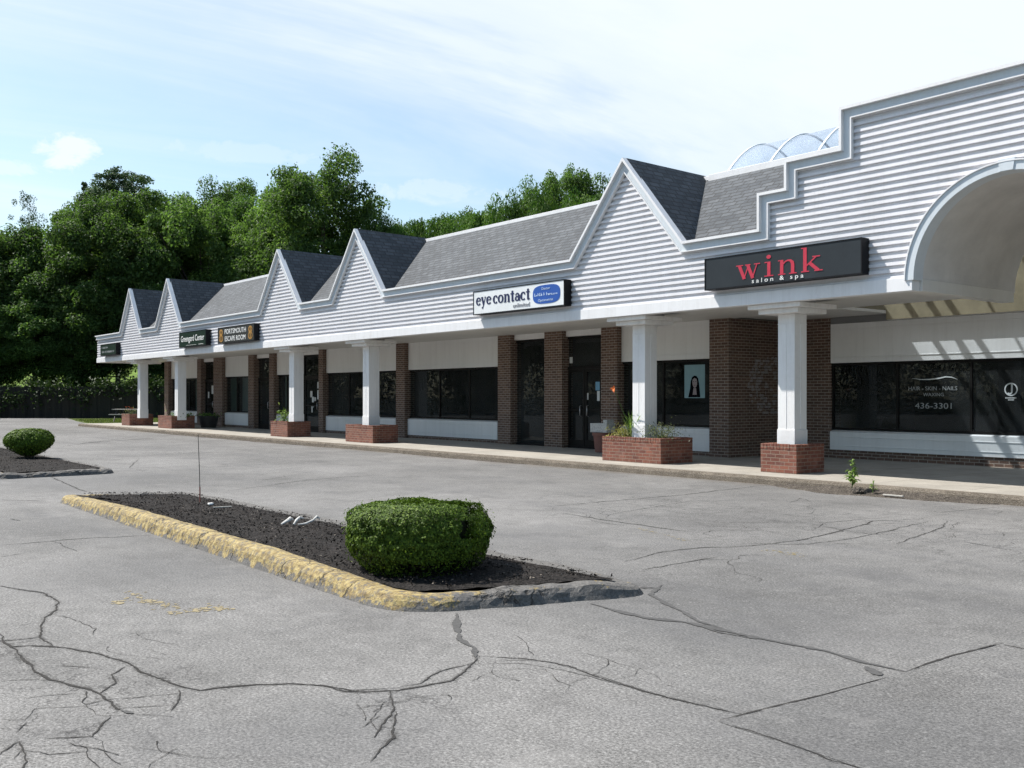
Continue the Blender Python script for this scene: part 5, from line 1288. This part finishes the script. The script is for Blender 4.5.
def make_tree(name, seed, R_, H_, trunk, leaf, mat, n=15000, nclump=70, shape='round', flat=0.8, tr=0.22):
    """a tree at the origin; trunk = height of the crown's base"""
    t = thing(name, None, 'tree'); q, tint, C = crown_points(seed, R_, H_, nclump, n, leaf, flat, 0, shape); q = q + np.array([0, 0, trunk])
    quads_mesh('crown', q, M[mat], t, tint)
    rr = random.Random(seed); mb = MB(); top_z = trunk + H_ * 0.8
    P = [(0, 0, -0.6)] + [(rr.uniform(-.2, .2) * f, rr.uniform(-.2, .2) * f, top_z * f) for f in (0.12, 0.3, 0.5, 0.7, 0.9)]
    mb.tube(P, [tr * 1.5, tr * 1.05, tr * 0.9, tr * 0.65, tr * 0.4, tr * 0.14], 9)
    for i in rr.sample(range(len(C)), min(16, len(C))):
        c = C[i]; z0 = min(top_z * 0.8, max(trunk * 0.7, trunk + c[2] * 0.5 - 0.4)); e = Vector((c[0], c[1], c[2] + trunk)); s = Vector((0, 0, z0))
        mb.tube([s, s.lerp(e, 0.5) + Vector((0, 0, -0.05 * R_)), e], [tr * 0.42, tr * 0.25, tr * 0.08], 6)
    mb.build('trunk', M['bark'], t)
    return t
protos = dict(
    a=make_tree('broadleaf_tree', 21, 4.6, 11.5, 2.2, 0.105, 'leaf_a', 62000, 170),
    b=make_tree('broadleaf_tree', 22, 4.8, 12.0, 1.6, 0.11, 'leaf_b', 62000, 160, 'vase'),
    c=make_tree('broadleaf_tree', 23, 4.2, 10.0, 1.0, 0.10, 'leaf_a', 54000, 140, 'vase'),
    d=make_tree('maple_tree', 24, 5.6, 14.0, 3.0, 0.115, 'leaf_a', 80000, 210, 'vase'),
    p=make_tree('pine_tree', 25, 3.2, 9.0, 9.0, 0.09, 'leaf_pine', 34000, 110, 'round', 0.65),
    s=make_tree('sparse_tree', 26, 2.6, 9.5, 8.0, 0.08, 'leaf_pine', 11000, 120, 'vase', 0.8),
    e=make_tree('broadleaf_tree', 27, 4.2, 8.5, 1.2, 0.105, 'leaf_c', 50000, 130),
    g=make_tree('broadleaf_tree', 28, 4.6, 11.0, 2.0, 0.105, 'leaf_c', 56000, 150, 'vase'),
    k=make_tree('spruce_tree', 29, 1.5, 9.0, 1.0, 0.08, 'leaf_pine', 12000, 90, 'cone', 0.4),
)
TOPZ = dict(a=14.6, b=14.6, c=11.7, d=18.2, p=18.6, s=18.2, e=10.4, g=13.8, k=10.3)
used = set()
def plant(kind, px, depth, top_px, width_px=None, label='', group=None, z=None, Rk=None):
    p = at(px, depth)
    if z is None:
        rel = Vector((p.x, p.y, 0)) - base; u, v = rel.dot(du), rel.dot(dv); z = hill_z(u, v) if v > 0.8 and -12 < u < 138 and v < 120 else 0.0
    zt = HC + (396 - top_px) / F_PX * depth; H0 = TOPZ[kind]; sz = max(0.3, (zt - z) / H0)
    if kind in used: t = copy_tree(protos[kind])
    else: t = protos[kind]; used.add(kind)
    sx = sz if width_px is None else (width_px / F_PX * depth / 2) / Rk
    t.location = (p.x, p.y, z); t.scale = (sx, sx, sz); t.rotation_euler = (0, 0, random.uniform(0, 6.28))
    t['label'] = label; t['category'] = 'tree'
    if 'group' in t: del t['group']
    if group: t['group'] = group
    return t
WR = dict(a=5.0, b=5.2, c=4.6, d=6.1, p=3.5, s=2.8, e=4.6, g=5.0, k=1.5)
GW = 'trees of the wood beyond the board fence'
LW = 'leafy dark green broadleaf tree in the wood beyond the board fence'
def P(kind, px, depth, top_px, w, label=LW, group=GW): return plant(kind, px, depth, top_px, w, label, group, None, WR[kind])
# the wood beyond the fence: front row
P('a', -70, 82, 222, 165); P('b', -8, 84, 218, 145); P('c', 52, 86, 200, 140); P('a', 96, 83, 182, 130); P('b', 150, 86, 186, 140); P('c', 200, 84, 176, 130); P('a', 246, 90, 182, 120)
P('d', 322, 80, 147, 150, 'tallest broad maple rising behind the middle gables of the shops', None)
P('b', 275, 86, 172, 110)
# lower trees leaning over the fence
P('c', -25, 81, 300, 130); P('b', 35, 82, 268, 120); P('c', 84, 82, 300, 90); P('a', 118, 83, 262, 110); P('c', 170, 83, 272, 110); P('b', 222, 83, 248, 120); P('c', 292, 82, 232, 120)
P('a', 378, 78, 205, 70)
# farther and taller trees showing over them
P('s', 24, 112, 196, 44, 'thin hazy see-through tree at the left end of the wood', None)
P('p', 124, 104, 163, 76, 'tall dark pine with flat boughs standing above the wood', None)
P('k', 84, 104, 163, 26, 'dark narrow spruce top standing left of the flat-boughed pine', None)
P('a', 92, 108, 176, 90); P('c', 186, 104, 172, 90); P('b', 226, 106, 170, 90)
# beyond the left edge, closing the lot (they also show in the shop windows)
for (x, y, k, s) in [(-84, 2, 'b', 1.15), (-80, -8, 'a', 1.2), (-74, -18, 'c', 1.3), (-70, -27, 'b', 1.1), (-62, -36, 'a', 1.2), (-53, -45, 'b', 1.2), (-42, -54, 'a', 1.1), (-30, -58, 'c', 1.3), (-17, -60, 'b', 1.1)]:
    t = copy_tree(protos[k]); t.location = (x, y, 0); t.scale = (s * 1.1, s * 1.1, s); t.rotation_euler = (0, 0, x * 1.3); t['label'] = 'leafy tree along the left edge of the lot outside the photo'; t['category'] = 'tree'; t['group'] = 'trees along the left edge of the lot'
# sunny trees behind the shops
GR = 'sunny trees behind the shops'
LR = 'bright green sunlit tree showing over the shingle roof'
for px_, d_, ty, w_, k_ in ((396, 78, 212, 64, 'e'), (424, 76, 206, 74, 'e'), (447, 74, 203, 76, 'e'), (470, 72, 198, 80, 'e'), (492, 70, 195, 80, 'e'), (514, 68, 191, 80, 'e'), (538, 67, 186, 80, 'e'), (562, 66, 182, 84, 'e'), (590, 66, 178, 88, 'e'), (412, 84, 212, 90, 'g'), (458, 84, 204, 90, 'g'), (500, 82, 198, 90, 'g')): P(k_, px_, d_, ty, w_, LR, GR)
P('k', 396, 90, 206, 8, 'tiny dark spruce tip between the maple and the sunny trees', None)
GB = 'darker trees behind the tall front gable'
LB = 'taller mid-green tree showing just left of the tall front gable'
P('b', 546, 84, 164, 84, LB, GB); P('a', 572, 86, 157, 84, LB, GB); P('b', 602, 84, 160, 90, LB, GB); P('g', 640, 82, 182, 90, LB, GB); P('a', 528, 90, 182, 60, LB, GB)
P('g', 720, 80, 222, 120, LR, GR); P('e', 800, 80, 232, 120, LR, GR)
# undergrowth at the foot of the wood, its shade put into the leaf colour
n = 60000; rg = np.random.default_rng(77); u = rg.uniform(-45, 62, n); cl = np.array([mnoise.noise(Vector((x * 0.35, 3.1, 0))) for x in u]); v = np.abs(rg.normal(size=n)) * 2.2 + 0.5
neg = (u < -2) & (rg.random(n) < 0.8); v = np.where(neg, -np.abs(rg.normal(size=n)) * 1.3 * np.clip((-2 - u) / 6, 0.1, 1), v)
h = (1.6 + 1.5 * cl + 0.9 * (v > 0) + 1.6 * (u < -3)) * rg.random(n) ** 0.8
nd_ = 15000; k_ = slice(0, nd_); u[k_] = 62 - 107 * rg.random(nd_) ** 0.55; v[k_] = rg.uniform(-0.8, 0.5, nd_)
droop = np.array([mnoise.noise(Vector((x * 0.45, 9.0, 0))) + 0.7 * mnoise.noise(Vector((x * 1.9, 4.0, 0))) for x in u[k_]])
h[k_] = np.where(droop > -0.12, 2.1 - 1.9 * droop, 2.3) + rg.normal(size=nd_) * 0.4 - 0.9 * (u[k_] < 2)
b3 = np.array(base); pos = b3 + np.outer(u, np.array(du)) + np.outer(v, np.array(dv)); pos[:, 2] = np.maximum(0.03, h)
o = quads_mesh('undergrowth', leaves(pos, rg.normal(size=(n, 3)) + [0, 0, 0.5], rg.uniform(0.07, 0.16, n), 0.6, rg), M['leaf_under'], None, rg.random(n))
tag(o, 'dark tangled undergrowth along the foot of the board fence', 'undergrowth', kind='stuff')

# unseen thicket added past the left edge of the lot to darken window reflections
line = [(-86, 6), (-84, -4), (-78, -14), (-72, -24), (-64, -34), (-55, -43), (-44, -52), (-31, -57), (-17, -60), (0, -62), (20, -62)]
pts_ = []
for (xa, ya), (xb, yb) in zip(line, line[1:]):
    L_ = math.hypot(xb - xa, yb - ya); m_ = int(L_ * 230); f_ = rg.random(m_)
    pts_.append(np.stack([xa + (xb - xa) * f_ + rg.normal(size=m_) * 1.2, ya + (yb - ya) * f_ + rg.normal(size=m_) * 1.2, rg.random(m_) ** 0.8 * 5.2], 1))
pos = np.concatenate(pts_); n = len(pos)
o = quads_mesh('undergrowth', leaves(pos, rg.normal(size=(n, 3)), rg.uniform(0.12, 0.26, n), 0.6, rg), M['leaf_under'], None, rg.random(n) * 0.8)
tag(o, 'unseen added thicket of bushes between the trees along the left edge of the lot', 'undergrowth', kind='stuff')

# ------------------------------------------------------------------ sun, sky, camera
SUN = Vector((-0.66, -0.355, 1.0)).normalized()
ld = bpy.data.lights.new('sun', 'SUN'); ld.energy = 5.0; ld.angle = R(0.53); ld.color = (1.0, 0.955, 0.89)
lo = bpy.data.objects.new('sun', ld); COL.objects.link(lo); lo.rotation_euler = SUN.to_track_quat('Z', 'Y').to_euler(); lo.location = (0, 0, 40)
w = bpy.data.worlds.new('World'); scene.world = w; w.use_nodes = True; nt = w.node_tree; nt.nodes.clear()
T = NT.__new__(NT); T.t = nt; T.m = None
sky_n = T.n('TexSky', sky_type='NISHITA', sun_disc=False, sun_elevation=math.asin(SUN.z), sun_rotation=math.atan2(SUN.x, SUN.y), altitude=0.0, air_density=1.0, dust_density=1.2, ozone_density=1.4)
g = T.coord('Generated')
sep = T.n('SeparateXYZ', {'Vector': g})
zz = T.math('ADD', T.math('MAXIMUM', sep.outputs[2], 0.0), 0.16)
pl = T.n('CombineXYZ', {'X': T.math('DIVIDE', sep.outputs[0], zz), 'Y': T.math('DIVIDE', sep.outputs[1], zz), 'Z': 0.0}).outputs[0]
# thin cirrus drawn out in long streaks over the part of the sky behind the shops; the sky at our back is clear
def dot(v): return T.n('VectorMath', {0: g, 1: v}, operation='DOT_PRODUCT').outputs['Value']
AXV = Vector((0.10, 0.995, 0)); pd = lambda v: T.n('VectorMath', {0: pl, 1: v}, operation='DOT_PRODUCT').outputs['Value']
st = T.n('CombineXYZ', {'X': T.math('MULTIPLY', pd((AXV.x, AXV.y, 0)), 0.26), 'Y': pd((-AXV.y, AXV.x, 0)), 'Z': 0.7}).outputs[0]
c1 = T.noise(st, 1.15, 9, 0.6, 0.7)
c2 = T.noise(T.map(pl, (1, 1, 1), loc=(4.2, 0.7, 0)), 0.7, 6, 0.6, 0.4)
cov = T.math('ADD', T.math('MULTIPLY', c1, 1.0), T.math('MULTIPLY', c2, 0.27))
cov = T.math('ADD', cov, T.math('MULTIPLY', dot((RT[0], RT[1], 0.0)), 0.17))
cov = T.math('ADD', cov, T.math('MULTIPLY', T.math('SUBTRACT', sep.outputs[2], 0.38), 0.34))
mask = T.ramp(cov, [(0.40, 0.10), (0.54, 0.45), (0.62, 0.76), (0.76, 0.92)])
front = T.ramp(dot((FW[0], FW[1], 0.0)), [(0.15, 0.0), (0.6, 1.0)])
mask = T.math('MULTIPLY', mask, front)
def puff(px, py, rx, rz, seed, amt):
    v = Vector((FW[0] + (px - 512) / F_PX * RT[0], FW[1] + (px - 512) / F_PX * RT[1], (396 - py) / F_PX)).normalized()
    dx = T.math('DIVIDE', T.math('SUBTRACT', dot((RT[0], RT[1], 0.0)), v.x * RT[0] + v.y * RT[1]), rx); dz = T.math('DIVIDE', T.math('SUBTRACT', sep.outputs[2], v.z), rz)
    r2 = T.math('ADD', T.math('MULTIPLY', dx, dx), T.math('MULTIPLY', dz, dz))
    nn = T.noise(T.map(g, (1, 1, 1.6), loc=(seed, 0.2, 0.1)), 19.0, 8, 0.66, 0.5)
    e = T.math('SUBTRACT', T.math('MULTIPLY', nn, 3.4), r2)
    return T.math('MULTIPLY', T.ramp(T.math('MULTIPLY', e, 0.5), [(0.52, 0.0), (0.80, 1.0)]), T.math('MULTIPLY', T.ramp(dot((FW[0], FW[1], 0.0)), [(0.5, 0.0), (0.6, 1.0)]), amt))
for q in ((62, 150, 0.036, 0.024, 2.3, 0.85), (25, 168, 0.045, 0.009, 5.1, 0.5), (235, 152, 0.13, 0.013, 3.4, 0.32), (430, 192, 0.09, 0.018, 7.7, 0.4)): mask = T.math('MAXIMUM', mask, puff(*q))
base_sky = T.mix(1.0, sky_n.outputs[0], (1.26, 1.34, 1.26), 'MULTIPLY')
col = T.mix(mask, base_sky, (7.1, 7.6, 8.2))
bg = T.n('Background', {'Color': col, 'Strength': 0.088})
wo = T.n('OutputWorld'); nt.links.new(bg.outputs[0], wo.inputs['Surface'])

cd = bpy.data.cameras.new('camera'); cam = bpy.data.objects.new('camera', cd); COL.objects.link(cam); scene.camera = cam
cam.location = (0, 0, HC); cam.rotation_euler = (R(90), 0, math.pi / 2 - TH)
cd.sensor_width = 36; cd.lens = 36 * F_PX / 1024; cd.shift_y = 12 / 1024; cd.clip_start = 0.05; cd.clip_end = 3000
vs = scene.view_settings; vs.view_transform = 'Standard'; vs.look = 'None'; vs.gamma = 1.0; vs.exposure = 0.66; vs.use_curve_mapping = False
scene.render.engine = 'CYCLES'
cy = scene.cycles; cy.use_denoising = True; cy.denoising_prefilter = 'NONE'; cy.max_bounces = 8; cy.transparent_max_bounces = 12; cy.diffuse_bounces = 4; cy.glossy_bounces = 4; cy.use_adaptive_sampling = True; cy.adaptive_threshold = 0.02
